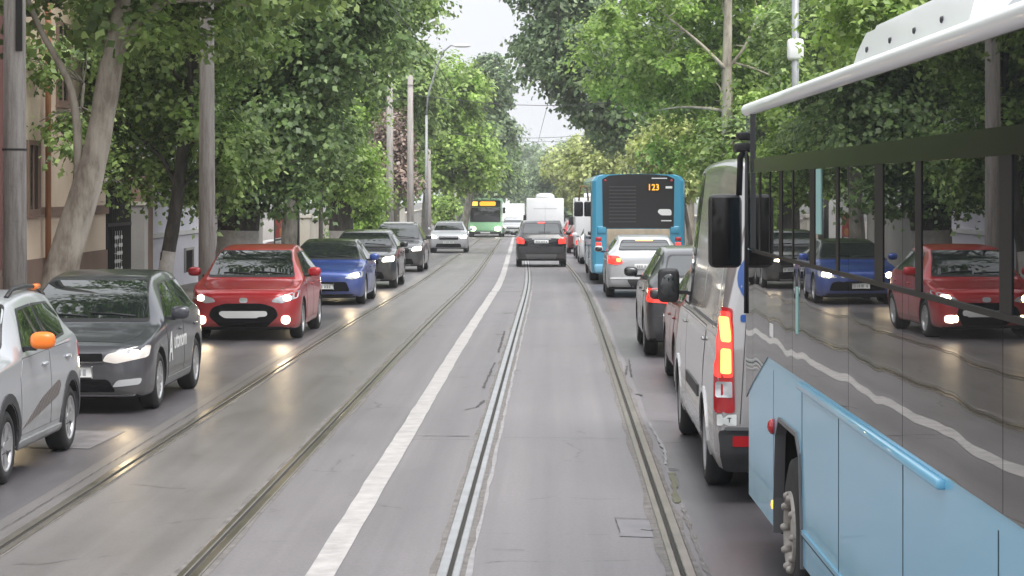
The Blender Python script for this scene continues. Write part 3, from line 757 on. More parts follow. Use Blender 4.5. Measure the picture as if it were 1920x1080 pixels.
# ------------------------------------------------------------------ van with tall stacked tail lights
van_ = dict(L=5.93, w=1.0, H=2.66, gc=0.24, hf=0.98, hh=1.24, bh=1.30, s1=0.92, s2=1.92, s3=5.78, s4=5.86, tail=2.52, paint='vanp', sf=1.00, sr=4.665, wr=0.345, ww=0.22, rim='cover', flat=1.0,
            roofw=0.80, boxy=1.0, mp=0.4, mirror='black', mh=2.2, mz=0.18, ms=0.48, plate=True, pf=0.5, pr=0.74, sB=2.28, c0=2.40, ct=2.38, rw=(1.40, 2.15), arch=0.06,
    bits=[('tail_light_housing', 'tailred', rounded([(0.845, 0.70), (0.985, 0.70), (0.985, 1.50), (0.86, 1.50)], 0.03), 'rear2', 0.012),
          ('tail_light', 'tail', rounded([(0.855, 0.97), (0.98, 0.97), (0.98, 1.47), (0.868, 1.47)], 0.03), 'rear2', 0.018),
          ('brake_light_bulb', 'tailhot', rounded([(0.872, 1.24), (0.935, 1.24), (0.935, 1.43), (0.876, 1.43)], 0.02), 'rear2', 0.025),
          ('turn_light_bulb', 'tailhot', rounded([(0.870, 1.00), (0.935, 1.00), (0.935, 1.19), (0.872, 1.19)], 0.02), 'rear2', 0.025),
          ('reversing_lens', 'lens', rounded([(0.862, 0.82), (0.965, 0.82), (0.965, 0.94), (0.864, 0.94)], 0.01), 'rear2', 0.026),
          ('bumper', 'clad', rounded([(-0.92, 0.26), (0.92, 0.26), (0.95, 0.58), (-0.95, 0.58)], 0.05), 'rear', 0.03),
          ('bumper_step', 'clad2', rounded([(-0.92, 0.575), (0.92, 0.575), (0.92, 0.60), (-0.92, 0.60)], 0.01), 'rear', 0.05),
          ('rear_reflector', 'tailred', rounded(rect(0.66, 0.86, 0.45, 0.53), 0.01), 'rear2', 0.036),
          ('marker_plate', 'plate', rounded(rect(0.83, 0.965, 0.605, 0.69), 0.01), 'rear2', 0.012),
          ('door_seam', 'ink', rect(-0.004, 0.004, 0.62, 2.45), 'rear', 0.003),
          ('door_seam', 'ink', [(0.80, 0.62), (0.806, 0.62), (0.70, 2.40), (0.694, 2.40)], 'rear2', 0.003),
          ('logo', 'vanblue', [(0.63+0.19*math.cos(t*PI/12), 1.72+0.21*math.sin(t*PI/12)) for t in range(24)], 'rear', 0.005),
          ('logo', 'vanblue', rounded(rect(0.44, 0.80, 1.39, 1.45), 0.02), 'rear', 0.005),
          ('side_moulding', 'clad', [(2.5, 0.66), (4.1, 0.66), (4.1, 0.76), (2.5, 0.76)], 'sides', 0.015),
          ('lower_cladding', 'vandark', [(1.6, 0.30), (4.15, 0.30), (4.15, 0.52), (1.6, 0.52)], 'sides', 0.004),
          ('body_crease', 'vandark', [(1.9, 1.26), (5.6, 1.26), (5.6, 1.275), (1.9, 1.275)], 'sides', 0.004),
          ('sliding_rail', 'clad2', [(2.9, 1.33), (5.5, 1.33), (5.5, 1.36), (2.9, 1.36)], 'sides', 0.008),
          ('side_panel', 'vandark2', rounded([(2.55, 1.42), (3.95, 1.42), (3.95, 2.12), (2.55, 2.12)], 0.12), 'sides', 0.004),
          ('side_panel', 'vandark2', rounded([(4.10, 1.42), (5.50, 1.42), (5.48, 2.12), (4.10, 2.12)], 0.12), 'sides', 0.004),
          ('headlight', 'lampdim', rounded(rect(0.62, 0.94, 0.86, 1.06), 0.04), 'front2'),
          ('grille', 'grilleb', rounded(rect(-0.52, 0.52, 0.70, 1.00), 0.05), 'front'),
          ('fuel_flap', 'vandark', rounded(rect(1.42, 1.58, 0.86, 1.02), 0.02), 'left', 0.003)])
M['vanblue'] = mat('blue_logo', (0.03, 0.09, 0.30), 0.35, coat=0.5)
M['vandark'] = paint('darker_silver', (0.30, 0.295, 0.29), 0.2, 0.4)  # darker silver for the lower side, crease line and fuel flap
M['vandark2'] = paint('silver_pressing', (0.50, 0.495, 0.495), 0.3, 0.26)
for P in band_sides(1.00, 4.665, 0.345, 0.06, 0.05): van_['bits'].append(('wheel_arch_lip', 'vanp', P, 'sides', 0.012))
van, B = make_car(van_, place(2.21, 19.97), PI, 'silver white van with bright stacked tail lights, just ahead of the near blue bus', 'van', 'panel_van')
p, n = B.cast(0.885, 0.648, 'rear')
mt = Matrix.Translation((0.885, p.y+0.014, 0.648)) @ Matrix(((-1, 0, 0, 0), (0, 0, 1, 0), (0, 1, 0, 0), (0, 0, 0, 1)))
add_text('T', 0.05, M['ink'], 'marker_letter', van, mt, 0.001)

# ------------------------------------------------------------------ boxy shells for buses
def shell(L, w, H, zb, zr, arches, mats, nose=0.18, tailr=0.10, wr=0.47):
    keys = [(0.0, w-nose*0.9), (0.03, w-nose*0.5), (nose*0.5, w-nose*0.14), (nose, w-0.02), (nose+0.12, w), (L-tailr-0.1, w), (L-tailr, w-0.015), (L-tailr*0.4, w-tailr*0.3), (L, w-tailr)]
    ys = np.array([k[0]-L/2 for k in keys])
    q = [ys[0]+(ys[1]-ys[0])*0]
    rings = []; yy = []
    for i, (s, hw) in enumerate(keys):
        yy.append(s-L/2)
        rings.append(np.array([(0, zb), (hw*0.97, zb), (hw, zb+0.03), (hw, 1.0), (hw, 2.0), (hw, zr), (hw-0.02, zr+0.03), (hw-0.10, H-0.07), (hw-0.25, H-0.02), (0, H)]))
    vs, fs = loft(rings, yy)
    me = MB().add(vs, fs, 0, False).mesh('shell', mats)
    cut = MB()
    for s, r, flat in arches:
        for sg in (-1, 1):
            P = [(s-L/2-r, 0.0), (s-L/2+r, 0.0), (s-L/2+r, wr*1.2), (s-L/2+r*0.86, flat-0.10), (s-L/2+r*0.62, flat), (s-L/2-r*0.62, flat), (s-L/2-r*0.86, flat-0.10), (s-L/2-r, wr*1.2)]
            a, b = sorted((sg*(w-0.55), sg*(w+0.2)))
            cut.prism(P, a, b)
    nb = boolean_cut(me, cut.mesh('cut', M['under']))
    if len(nb.polygons) > 20: me = nb
    for p in me.polygons:
        cx, cy, cz = p.center
        hit = any(abs(cy-(s-L/2)) < r*1.02 and cz < flat+0.02 and abs(cx) < w-0.01 for s, r, flat in arches)
        if p.normal.z < -0.5 or hit: p.material_index = 1
    while len(me.materials) < 2: me.materials.append(M['under'])
    for i, m in enumerate(mats): me.materials[i] = m
    return me
def bus_glass(name, wav, dist, seed, base=(0.012, 0.014, 0.015)):
    m, nt, b = newmat(name)
    b.inputs['Base Color'].default_value = (*base, 1)
    b.inputs['Roughness'].default_value = 0.006
    b.inputs['IOR'].default_value = 1.75
    b.inputs['Specular IOR Level'].default_value = 0.6
    tc = N(nt, 'ShaderNodeTexCoord')
    mp = N(nt, 'ShaderNodeMapping'); mp.inputs['Location'].default_value = (seed, seed*2, 0); mp.inputs['Scale'].default_value = (1, 1.0, 0.55)
    n2 = N(nt, 'ShaderNodeTexNoise', Scale=wav, Detail=1.0, Roughness=0.3)
    nt.links.new(tc.outputs['Object'], mp.inputs[0]); nt.links.new(mp.outputs[0], n2.inputs['Vector'])
    bp = N(nt, 'ShaderNodeBump', Strength=1.0, Distance=dist)
    nt.links.new(n2.outputs['Fac'], bp.inputs['Height']); nt.links.new(bp.outputs[0], b.inputs['Normal'])
    return m
M['bglass'] = bus_glass('reflective_bus_glass', 0.8, 0.0007, 3.0)
M['bpanel'] = bus_glass('glossy_black_bus_panel', 1.1, 0.0028, 8.0, (0.02, 0.019, 0.019))
M['bframe'] = mat('black_window_frame', (0.017, 0.018, 0.019), 0.5, spec=0.16)
M['brail'] = mat('glossy_black_rail', (0.012, 0.013, 0.013), 0.14, spec=0.18)
M['teal'] = mat('pale_teal_sticker', (0.30, 0.52, 0.50), 0.5)

# ------------------------------------------------------------------ the near blue bus (front away from the camera)
L, w, H = 12.0, 1.275, 3.03
yaw = 0.0158
bus = thing('city_bus', 'light blue city bus with dark mirror-like windows filling the right edge of the view', 'bus', (2.672, 9.4, 0), PI+yaw)
ar = [(2.52, 0.66, 1.05), (8.35, 0.66, 1.05)]
link('body', shell(L, w, H, 0.32, 2.90, ar, [M['busblue'], M['under']]), bus)
Y0 = -L/2
def side(mb, P, a, b, sg=1, mi=0):
    Q = [(s+Y0, z) for s, z in P]
    x0, x1 = sorted((sg*(w+a), sg*(w+b)))
    return mb.prism(Q, x0, x1, 'x', mi)
SG = (1, -1)
xs_seam = [0.16, 0.62, 2.75, 4.9, 6.38, 8.25, 10.1, 11.85]
for sg in SG:
    # lower glossy panels and the glass band, one mesh per pane
    for i in range(len(xs_seam)-1):
        a, b = xs_seam[i]+0.004, xs_seam[i+1]-0.004
        mb = MB()
        if i == 0: P = [(a, 0.99), (b, 1.13), (b, 1.995), (a, 1.995)]
        elif i == 1: P = [(a, 1.13), (1.50, 1.364), (b, 1.364), (b, 1.995), (a, 1.995)]
        else: P = [(a, 1.364), (b, 1.364), (b, 1.995), (a, 1.995)]
        side(mb, P, -0.004, 0.006, sg).obj('side_panel', M['bpanel'], bus)
        mb = MB(); side(mb, [(a, 2.005), (b, 2.005), (b, 2.51), (a, 2.51)], -0.004, 0.005, sg)
        wdw = mb.obj('window', M['bglass'], bus)
        mb = MB(); side(mb, [(a, 2.598 if i else 2.512), (b, 2.598 if i else 2.512), (b, 2.90), (a, 2.90)], -0.004, 0.006, sg)
        up_ = mb.obj('upper_glass', M['bglass'], bus)
        if i == 0:
            for o_ in (wdw, up_):
                for v in o_.data.vertices:
                    if abs(v.co.x) > w: v.co.x += sg*0.018*(v.co.y-(a+Y0))/(b-a)
    mb = MB()
    side(mb, [(0.62, 2.508), (11.85, 2.508), (11.85, 2.60), (0.62, 2.60)], -0.002, 0.012, sg)
    mb.obj('window_rail', M['brail'], bus); mb = MB()
    side(mb, [(0.62, 1.985), (11.85, 1.985), (11.85, 2.007), (0.62, 2.007)], -0.002, 0.013, sg)
    for s, ww_ in ((1.05, 0.10), (1.62, 0.04), (2.20, 0.15), (2.78, 0.05), (3.62, 0.19), (4.55, 0.09), (5.80, 0.22), (6.75, 0.13), (8.3, 0.18), (9.6, 0.18), (10.6, 0.16)):
        side(mb, [(s-ww_/2, 2.004), (s+ww_/2, 2.004), (s+ww_/2, 2.51), (s-ww_/2, 2.51)], -0.002, 0.009, sg)
    fr = mb.obj('window_frame', M['bframe'], bus)
    mb = MB(); side(mb, [(3.78, 2.17), (3.96, 2.17), (3.96, 2.505), (3.78, 2.505)], 0.004, 0.010, sg)
    mb.obj('window_sticker', M['teal'], bus)
    if sg == 1:
        mb = MB(); side(mb, [(2.93, 1.60), (3.02, 1.60), (3.02, 1.86), (2.93, 1.86)], 0.004, 0.010, sg); mb.obj('window_sticker', M['teal'], bus)
        mb = MB(); side(mb, [(1.62, 1.50), (1.80, 1.50), (1.80, 1.58), (1.62, 1.58)], 0.004, 0.008, sg); mb.obj('side_label', M['plate'], bus)
    # blue moulding and panel seams below
    mb = MB()
    x0, x1 = sorted((sg*(w-0.01), sg*(w+0.032)))
    mb.bevbox(x0, x1, 3.12+Y0, 7.25+Y0, 1.308, 1.346, 0.010, 2)
    mb.obj('side_moulding', M['busblue'], bus)
    mb = MB(); sm = 0.006
    for s in (3.13, 4.53, 6.35, 8.15, 9.6): side(mb, [(s, 0.50), (s+0.014, 0.50), (s+0.014, 1.30), (s, 1.30)], -0.002, 0.0015, sg)
    side(mb, [(3.13, 0.50), (7.6, 0.50), (7.6, 0.514), (3.13, 0.514)], -0.002, 0.0017, sg)
    side(mb, [(1.76, 0.34), (1.768, 0.34), (1.768, 1.30), (1.76, 1.30)], -0.002, 0.001, sg)
    mb.obj('panel_seam', M['seam'], bus)
    mb = MB(); side(mb, [(3.16, 0.52), (7.6, 0.52), (7.6, 0.545), (3.16, 0.545)], -0.002, 0.010, sg)
    mb.obj('skirt_hinge', M['busblue'], bus)
    # wheel arch rubber lips
    for s, r, fl_ in ar:
        O = [(s+r+0.0, 0.33), (s+r+0.0, 0.55), (s+r*0.86, fl_-0.10), (s+r*0.62, fl_), (s-r*0.62, fl_), (s-r*0.86, fl_-0.10), (s-r, 0.55), (s-r, 0.33)]
        I = [(s+(p[0]-s)*0.968, (p[1]-0.33)*0.965+0.33) for p in O]
        mb = MB()
        for i in range(len(O)-1):
            side(mb, [O[i], O[i+1], I[i+1], I[i]], -0.05, 0.014, sg)
        mb.obj('wheel_arch_lip', M['clad2'], bus)
    # marker lamps
    for s, z, m in ((1.78, 0.96, 'tailred'), (1.80, 0.49, 'amberlit'), (5.3, 0.62, 'amberlit'), (7.4, 0.62, 'amberlit')):
        if m == 'amberlit' and m not in M: M['amberlit'] = mat('amber_marker', (0.8, 0.28, 0.03), 0.3, emit=(1, 0.4, 0.05), es=1.2)
        mb = MB().lathe([(0, 0.001), (0, 0.05), (0.02, 0.045), (0.035, 0.025), (0.04, 0.001)] if m == 'tailred' else [(0, 0.001), (0, 0.03), (0.015, 0.025), (0.02, 0.001)], 14, 'x', (0, 0, 0))
        o = mb.obj('marker_light', M[m], bus, (sg*(w+0.001), s+Y0, z), (0, 0, 0 if sg == 1 else PI))
    # drip rail along the roof
    mb = MB()
    pts = [(sg*(w-0.16), Y0+0.02, 2.925), (sg*(w-0.04), Y0+0.09, 2.932)] + [(sg*(w+0.005), Y0+s, 2.935) for s in (0.25, 3, 6, 9, 11.9)]
    mb.tube(pts, 0.042, 12); mb.obj('roof_rail', M['white'], bus)
M['rimdirt'] = mat('dirty_steel_rim', (0.24, 0.22, 0.20), 0.55, metal=0.3, col2=(0.40, 0.375, 0.35), scale=14)
def bus_wheel(root, x, y, r=0.43, wd=0.27, nuts=True, rr=0.55):
    sg = 1 if x > 0 else -1
    d = MB(); d.lathe([(0.02, 0.001), (0.02, r*rr), (-0.12, r*rr), (-0.12, 0.001)], 24)
    h = link('wheel', d.mesh('wheel', M['under']), root, (x, y, r), (0, 0, 0 if sg == 1 else PI))
    t = MB(); q = wd/2
    t.lathe([(-q, r*rr), (-q*1.03, r*0.8), (-q*0.9, r*0.97), (-q*0.7, r), (q*0.7, r), (q*0.9, r*0.97), (q*1.03, r*0.8), (q, r*rr)], 36); t.obj('tyre', M['tyre'], h)
    m = MB()
    m.lathe([(q*0.9, r*rr), (q*1.12, r*rr*0.99), (q*1.14, r*rr*0.92), (q*0.9, r*rr*0.86), (q*0.30, r*rr*0.80), (q*0.25, r*0.30), (q*0.85, r*0.27), (q*0.95, r*0.2), (q*1.0, 0.001)], 30)
    m.obj('rim', M['rimdirt'], h)
    if nuts:
        for k in range(10):
            a = 2*PI*k/10
            nb = MB().lathe([(q*0.85, 0.0001), (q*0.85, 0.024), (q*1.14, 0.023), (q*1.26, 0.014), (q*1.28, 0.0001)], 8, 'x', (0, r*rr*0.90*math.cos(a), r*rr*0.90*math.sin(a)))
            nb.obj('wheel_nut', M['rimdirt'], h)
for s in (2.52, 8.35):
    for sg in SG: bus_wheel(bus, sg*(w-0.15), s+Y0)
# roof pods
mb = MB()
mb.prism([(4.55+Y0, 2.95), (4.58+Y0, 3.08), (4.74+Y0, 3.175), (7.40+Y0, 3.175), (7.40+Y0, 2.95)], -(w-0.05), w-0.05)
mb.v = [(x*(1-max(0, z-2.95)*0.22), y, z) for x, y, z in mb.v]
me = mb.mesh('roof_pod', M['white'])
bm = bmesh.new(); bm.from_mesh(me); bmesh.ops.bevel(bm, geom=list(bm.edges), offset=0.035, segments=3, affect='EDGES'); bm.to_mesh(me); bm.free()
pod = link('roof_pod', me, bus)
for s in (4.95, 5.6, 6.2, 6.8):
    for sg in SG: MB().lathe([(0, 0.001), (0, 0.016), (0.01, 0.012), (0.012, 0.001)], 10, 'x').obj('bolt', M['ink'], pod, (sg*(w-0.05)*(1-0.10*0.22), s+Y0, 3.05), (0, 0, 0 if sg == 1 else PI))
mb = MB()
mb.prism([(7.46+Y0, 2.97), (7.46+Y0, 3.12), (7.9+Y0, 3.22), (10.6+Y0, 3.22), (10.9+Y0, 2.97)], -(w-0.10), w-0.10)
mb.v = [(x*(1-max(0, z-2.97)*0.8), y, z) for x, y, z in mb.v]
me = mb.mesh('roof_unit', M['galv'])
bm = bmesh.new(); bm.from_mesh(me); bmesh.ops.bevel(bm, geom=list(bm.edges), offset=0.04, segments=2, affect='EDGES'); bm.to_mesh(me); bm.free()
link('roof_unit', me, bus)
# front face and mirrors
MB().bevbox(-1.02, 1.02, Y0-0.035, Y0+0.02, 1.05, 2.6, 0.012).obj('windshield', M['bglass'], bus)
MB().bevbox(-0.95, 0.95, Y0-0.035, Y0+0.02, 2.65, 2.88, 0.012).obj('destination_display', M['bframe'], bus)
for sg in SG:
    MB().ball((sg*0.92, Y0+0.01, 0.72), (0.16, 0.05, 0.11), 0, 16, 8, 0.8).obj('headlight', M['lampdim'], bus)
    mb = MB()
    mb.bevbox(*sorted((sg*(w-0.10), sg*(w+0.055))), Y0-0.02, Y0+0.16, 2.735, 2.79, 0.012)
    mb.bevbox(*sorted((sg*(w-0.12), sg*(w+0.075))), Y0-0.05, Y0+0.19, 2.655, 2.715, 0.012)
    mb.tube([(sg*(w-0.02), Y0-0.02, 2.70), (sg*(w+0.015), Y0-0.13, 2.62), (sg*(w+0.02), Y0-0.17, 2.36)], 0.022, 8)
    ma = mb.obj('mirror_arm', M['black'], bus)
    mb = MB().bevbox(-0.115, 0.115, -0.07, 0.07, -0.255, 0.255, 0.045, 3)
    mi_ = mb.obj('mirror', M['black'], bus, (sg*(w+0.115), Y0-0.20, 2.11))
    MB().bevbox(-0.098, 0.098, 0.064, 0.074, -0.235, 0.235, 0.004, 1).obj('mirror_glass', M['dmirror'], mi_)
    MB().tube([(sg*(w+0.004), Y0+0.20, 2.66), (sg*(w+0.012), Y0+0.20, 1.56)], 0.012, 6).obj('pillar_trim', M['black'], bus)
MB().bevbox(-1.0, 1.0, -Y0-0.02, -Y0+0.03, 1.5, 2.75, 0.012).obj('rear_window', M['bglass'], bus)
MB().bevbox(-1.12, 1.12, -Y0-0.02, -Y0+0.06, 0.34, 0.72, 0.03).obj('rear_bumper', M['clad'], bus)
for sg in SG: MB().bevbox(*sorted((sg*1.0, sg*1.14)), -Y0-0.02, -Y0+0.03, 0.85, 1.35, 0.01).obj('tail_light', M['tail'], bus)

# ------------------------------------------------------------------ the blue bus stopped ahead, seen from behind
w2, L2 = 1.275, 12.0
M['rust'] = mat('ochre_plastic', (0.34, 0.22, 0.09), 0.6)
b2 = thing('city_bus', 'blue city bus seen from behind with an amber route number in its black rear window', 'bus', place(2.25, 66.9), PI+0.004)
link('body', shell(L2, w2, 3.06, 0.34, 2.86, [(2.6, 0.62, 1.02), (8.4, 0.62, 1.02)], [M['busblue2'], M['under']], tailr=0.12), b2)
Y2 = L2/2
MB().prism([(-0.96, 1.58), (0.96, 1.58), (0.98, 2.92), (0.80, 3.01), (0.3, 3.05), (-0.3, 3.05), (-0.80, 3.01), (-0.98, 2.92)], Y2-0.06, Y2+0.028, 'y').obj('rear_window', M['rearglass'] if 'rearglass' in M else mat('dull_black_rear_panel', (0.016, 0.015, 0.017), 0.22), b2)
mb = MB()
for k in range(11):
    z = 1.74+k*0.095
    mb.box(0.06, 0.80, Y2+0.026, Y2+0.046, z, z+0.035)
mb.obj('engine_louvre', M['clad'], b2)
# route number and small markings (text faces +Y)
def rear_m(x, z, y): return Matrix.Translation((x, y, z)) @ Matrix(((-1, 0, 0, 0), (0, 0, 1, 0), (0, 1, 0, 0), (0, 0, 0, 1)))
dis = MB().bevbox(-0.56, -0.26, Y2+0.024, Y2+0.034, 2.58, 2.79, 0.004, 1).obj('route_display', M['bframe'], b2)
add_text('123', 0.235, M['amber'], 'route_number', b2, rear_m(-0.41, 2.685, Y2+0.040), 0.003, 0, 0.92)
mb = MB()
mb.prism(rounded([(-0.90, 1.93), (-0.62, 1.93), (-0.52, 2.02), (-0.56, 2.10), (-0.86, 2.10), (-0.90, 2.05)], 0.04), Y2+0.026, Y2+0.032, 'y')
mb.obj('rear_logo', M['plate'], b2)
mb = MB()
for x0, x1, z0, z1 in ((-0.92, -0.74, 2.66, 2.72), (-0.90, -0.62, 1.77, 1.80), (-0.78, -0.36, 2.925, 2.95)): mb.box(x0, x1, Y2+0.026, Y2+0.031, z0, z1)
mb.obj('rear_marking', M['plate'], b2)
MB().bevbox(-0.86, 0.86, Y2-0.03, Y2+0.03, 0.92, 1.56, 0.02).obj('engine_hatch', mat('beige_panel', (0.36, 0.30, 0.22), 0.5, var=0.3, scale=3), b2)
MB().box(-0.24, 0.24, Y2+0.028, Y2+0.040, 1.22, 1.34).obj('number_plate', M['plate'], b2)
for sg in SG:
    MB().bevbox(*sorted((sg*1.00, sg*1.16)), Y2-0.05, Y2+0.028, 1.02, 1.20, 0.015).obj('tail_light', M['tail'], b2)
    MB().bevbox(*sorted((sg*1.00, sg*1.16)), Y2-0.05, Y2+0.026, 1.24, 1.34, 0.015).obj('turn_light', M['tailred'], b2)
    MB().ball((sg*0.90, Y2+0.02, 2.88), (0.04, 0.02, 0.03)).obj('marker_light', M['tailred'], b2)
    MB().bevbox(*sorted((sg*0.86, sg*1.12)), Y2-0.08, Y2+0.03, 1.42, 1.64, 0.03).obj('corner_cap', M['busblue2'], b2)
    mb = MB()
    P = [(-L2/2+0.7, 1.25), (L2/2-1.0, 1.25), (L2/2-0.6, 1.5), (L2/2-0.6, 2.82), (-L2/2+0.7, 2.82)]
    mb.prism(P, *sorted((sg*(w2-0.004), sg*(w2+0.008))))
    mb.obj('window', M['bglass'], b2)
    MB().prism([(-L2/2+0.7, 0.42), (-L2/2+1.8, 0.42), (-L2/2+1.8, 1.23), (-L2/2+0.7, 1.23)], *sorted((sg*(w2-0.004), sg*(w2+0.01)))).obj('door_panel', M['silver'], b2)
    for s in (2.6, 8.4): bus_wheel(b2, sg*(w2-0.15), s-L2/2, nuts=False)
    mb = MB().tube([(sg*(w2-0.08), -Y2-0.02, 2.75), (sg*(w2+0.12), -Y2-0.16, 2.72), (sg*(w2+0.16), -Y2-0.2, 2.26)], 0.03, 8)
    mb.obj('mirror_arm', M['rust'] if sg == 1 else M['black'], b2)
    MB().bevbox(*sorted((sg*(w2+0.02), sg*(w2+0.32))), -Y2-0.28, -Y2-0.12, 1.75, 2.24, 0.06, 3).obj('mirror', M['black'], b2)
MB().bevbox(-1.2, 1.2, Y2-0.05, Y2+0.06, 0.36, 0.60, 0.04).obj('rear_bumper', M['busblue'], b2)
MB().bevbox(-1.0, 1.0, -Y2-0.04, -Y2+0.02, 1.1, 2.6, 0.02).obj('windshield', M['bglass'], b2)

# ------------------------------------------------------------------ green bus coming down the left track
b3 = thing('city_bus', 'green bus coming toward the camera with a lit amber destination display', 'bus', place(-5.2-0.1, 174), turn(174))
w3 = 1.275
link('body', shell(12, w3, 2.96, 0.32, 2.75, [(2.6, 0.6, 1.0), (8.4, 0.6, 1.0)], [M['busgreen'], M['under']]), b3)
y3 = -6.0
MB().bevbox(-1.14, 1.14, y3-0.05, y3+0.14, 1.20, 2.30, 0.03).obj('windshield', M['bglass'], b3)
MB().bevbox(-1.14, 1.14, y3-0.05, y3+0.14, 2.33, 2.82, 0.03).obj('display_box', M['bframe'], b3)
MB().bevbox(-0.98, -0.56, y3-0.07, y3-0.04, 2.42, 2.74, 0.03).obj('route_display', M['amber2'], b3)
MB().bevbox(-0.42, 0.78, y3-0.07, y3-0.04, 2.42, 2.74, 0.08).obj('destination_display', M['amber'], b3)
for sg in SG:
    MB().ball((sg*0.92, y3-0.02, 0.70), (0.24, 0.06, 0.16), 0, 16, 8, 0.8).obj('headlight', M['lamp'], b3)
    MB().bevbox(*sorted((sg*(w3-0.1), sg*(w3-0.02))), y3-0.01, y3+0.06, 1.2, 2.8, 0.02).obj('corner_post', M['white'], b3)
    for s in (2.6, 8.4): bus_wheel(b3, sg*(w3-0.15), s-6, nuts=False)
    MB().bevbox(*sorted((sg*(w3+0.03), sg*(w3+0.24))), y3-0.2, y3-0.08, 1.85, 2.3, 0.04).obj('mirror', M['black'], b3)
    MB().prism([(-5.3, 1.2), (5.6, 1.2), (5.6, 2.6), (-5.3, 2.6)], *sorted((sg*(w3-0.004), sg*(w3+0.008)))).obj('window', M['bglass'], b3)
MB().bevbox(-1.2, 1.2, y3-0.06, y3+0.1, 0.30, 0.50, 0.03).obj('bumper', M['clad'], b3)
MB().box(-0.36, 0.36, y3-0.075, y3-0.055, 0.36, 0.47).obj('number_plate', M['plate'], b3)
MB().bevbox(-0.9, 0.9, y3-0.045, y3+0.05, 0.55, 1.14, 0.03).obj('front_panel', M['busgreen'], b3)

# ------------------------------------------------------------------ white box van ahead of the dark SUV, with more traffic beyond
def box_van(label, loc, rz, w, H, cab=True, front=False, name='box_van', cat='van'):
    r = thing(name, label, cat, loc, rz)
    mb = MB().bevbox(-w, w, -1.4, 2.6, 0.55, H, 0.05); mb.obj('cargo_box', M['whitep'], r)
    P = [(-2.95, 0.4), (-2.95, 1.05), (-2.72, 1.25), (-2.25, 2.1), (-1.42, 2.15), (-1.42, 0.4)]
    cb = MB().prism(P, -w*0.94, w*0.94).obj('cab', M['whitep'], r)
    MB().prism([(-2.70, 1.30), (-2.66, 1.30), (-2.27, 2.02), (-2.31, 2.02)], -w*0.82, w*0.82).obj('windshield', M['glass'], r)
    MB().box(-w*0.8, w*0.8, -1.4, 2.5, 0.42, 0.55).obj('chassis', M['under'], r)
    for s in (-2.05, 1.5):
        for sg in SG: add_wheel(r, sg*(w-0.14), s, 0.34, 0.22, 'cover')
    for sg in SG:
        MB().box(*sorted((sg*(w-0.2), sg*(w-0.02))), 2.595, 2.63, 0.62, 0.80).obj('tail_light', M['tail'], r)
        MB().box(*sorted((sg*(w*0.62), sg*(w*0.90))), -2.98, -2.94, 0.72, 0.92).obj('headlight', M['lamp'], r)
        MB().bevbox(*sorted((sg*(w*0.98), sg*(w*0.98+0.2))), -2.35, -2.25, 1.35, 1.72, 0.03).obj('side_mirror', M['black'], r)
    mb = MB().box(-0.006, 0.006, 2.598, 2.606, 0.7, H-0.45).box(-w*0.62, w*0.62, 2.598, 2.606, H-0.60, H-0.575)
    mb.obj('door_seam', M['galv'], r)
    return r
v1 = box_van('white box van with a rounded unit on its roof, directly ahead of the dark SUV', place(-0.58, 129.5), PI+turn(130), 1.06, 2.72)
MB().ball((0, 1.9, 2.78), (0.55, 0.7, 0.24), 0, 16, 8, 0.7).obj('roof_unit', M['whitep'], v1)
v2 = box_van('white van with headlights lit, just behind the green bus and beside the white box van', place(-3.55, 191), turn(191), 1.0, 2.6)
v3 = box_van('taller white truck in the distance behind the white oncoming van', place(-5.4, 214), turn(214), 1.1, 3.3, name='box_truck', cat='truck')
v4 = box_van('far white van in the right lane, left of the blue rear of the stopped bus', place(1.80, 95), PI+turn(95), 0.98, 2.55)
far_ = [('whitep', -4.7, 205, 0, 'small white car with lit headlights low beside the white oncoming van'),
        ('silver', -3.2, 172.5, 0, 'pale grey car at the foot of the white oncoming van, left of the dark SUV'),
        ('whitep', -6.6, 232, 0, 'tiny white car far behind the green bus'),
        ('red2', 1.42, 107, PI, 'red car with lit tail lights partly hidden beyond the stopped blue bus'),
        ('whitep', 1.78, 85.5, PI, 'white car with lit tail lights directly beyond the stopped blue bus'),
        ('red', 1.20, 118, PI, 'second red car further up the right lane, ahead of the first red one'),
        ('gunm', 0.30, 141, PI, 'dark car small in the distance between the white box van and the right lane van')]
for paint_, x, y, rz, lab in far_:
    S = oncoming(paint_, 1.5, far=True) if rz == 0 else away(paint_, 1.5, 4.2, 0.88, far=True)
    make_car(S, place(x, y), rz+turn(y), lab, 'car', 'car')
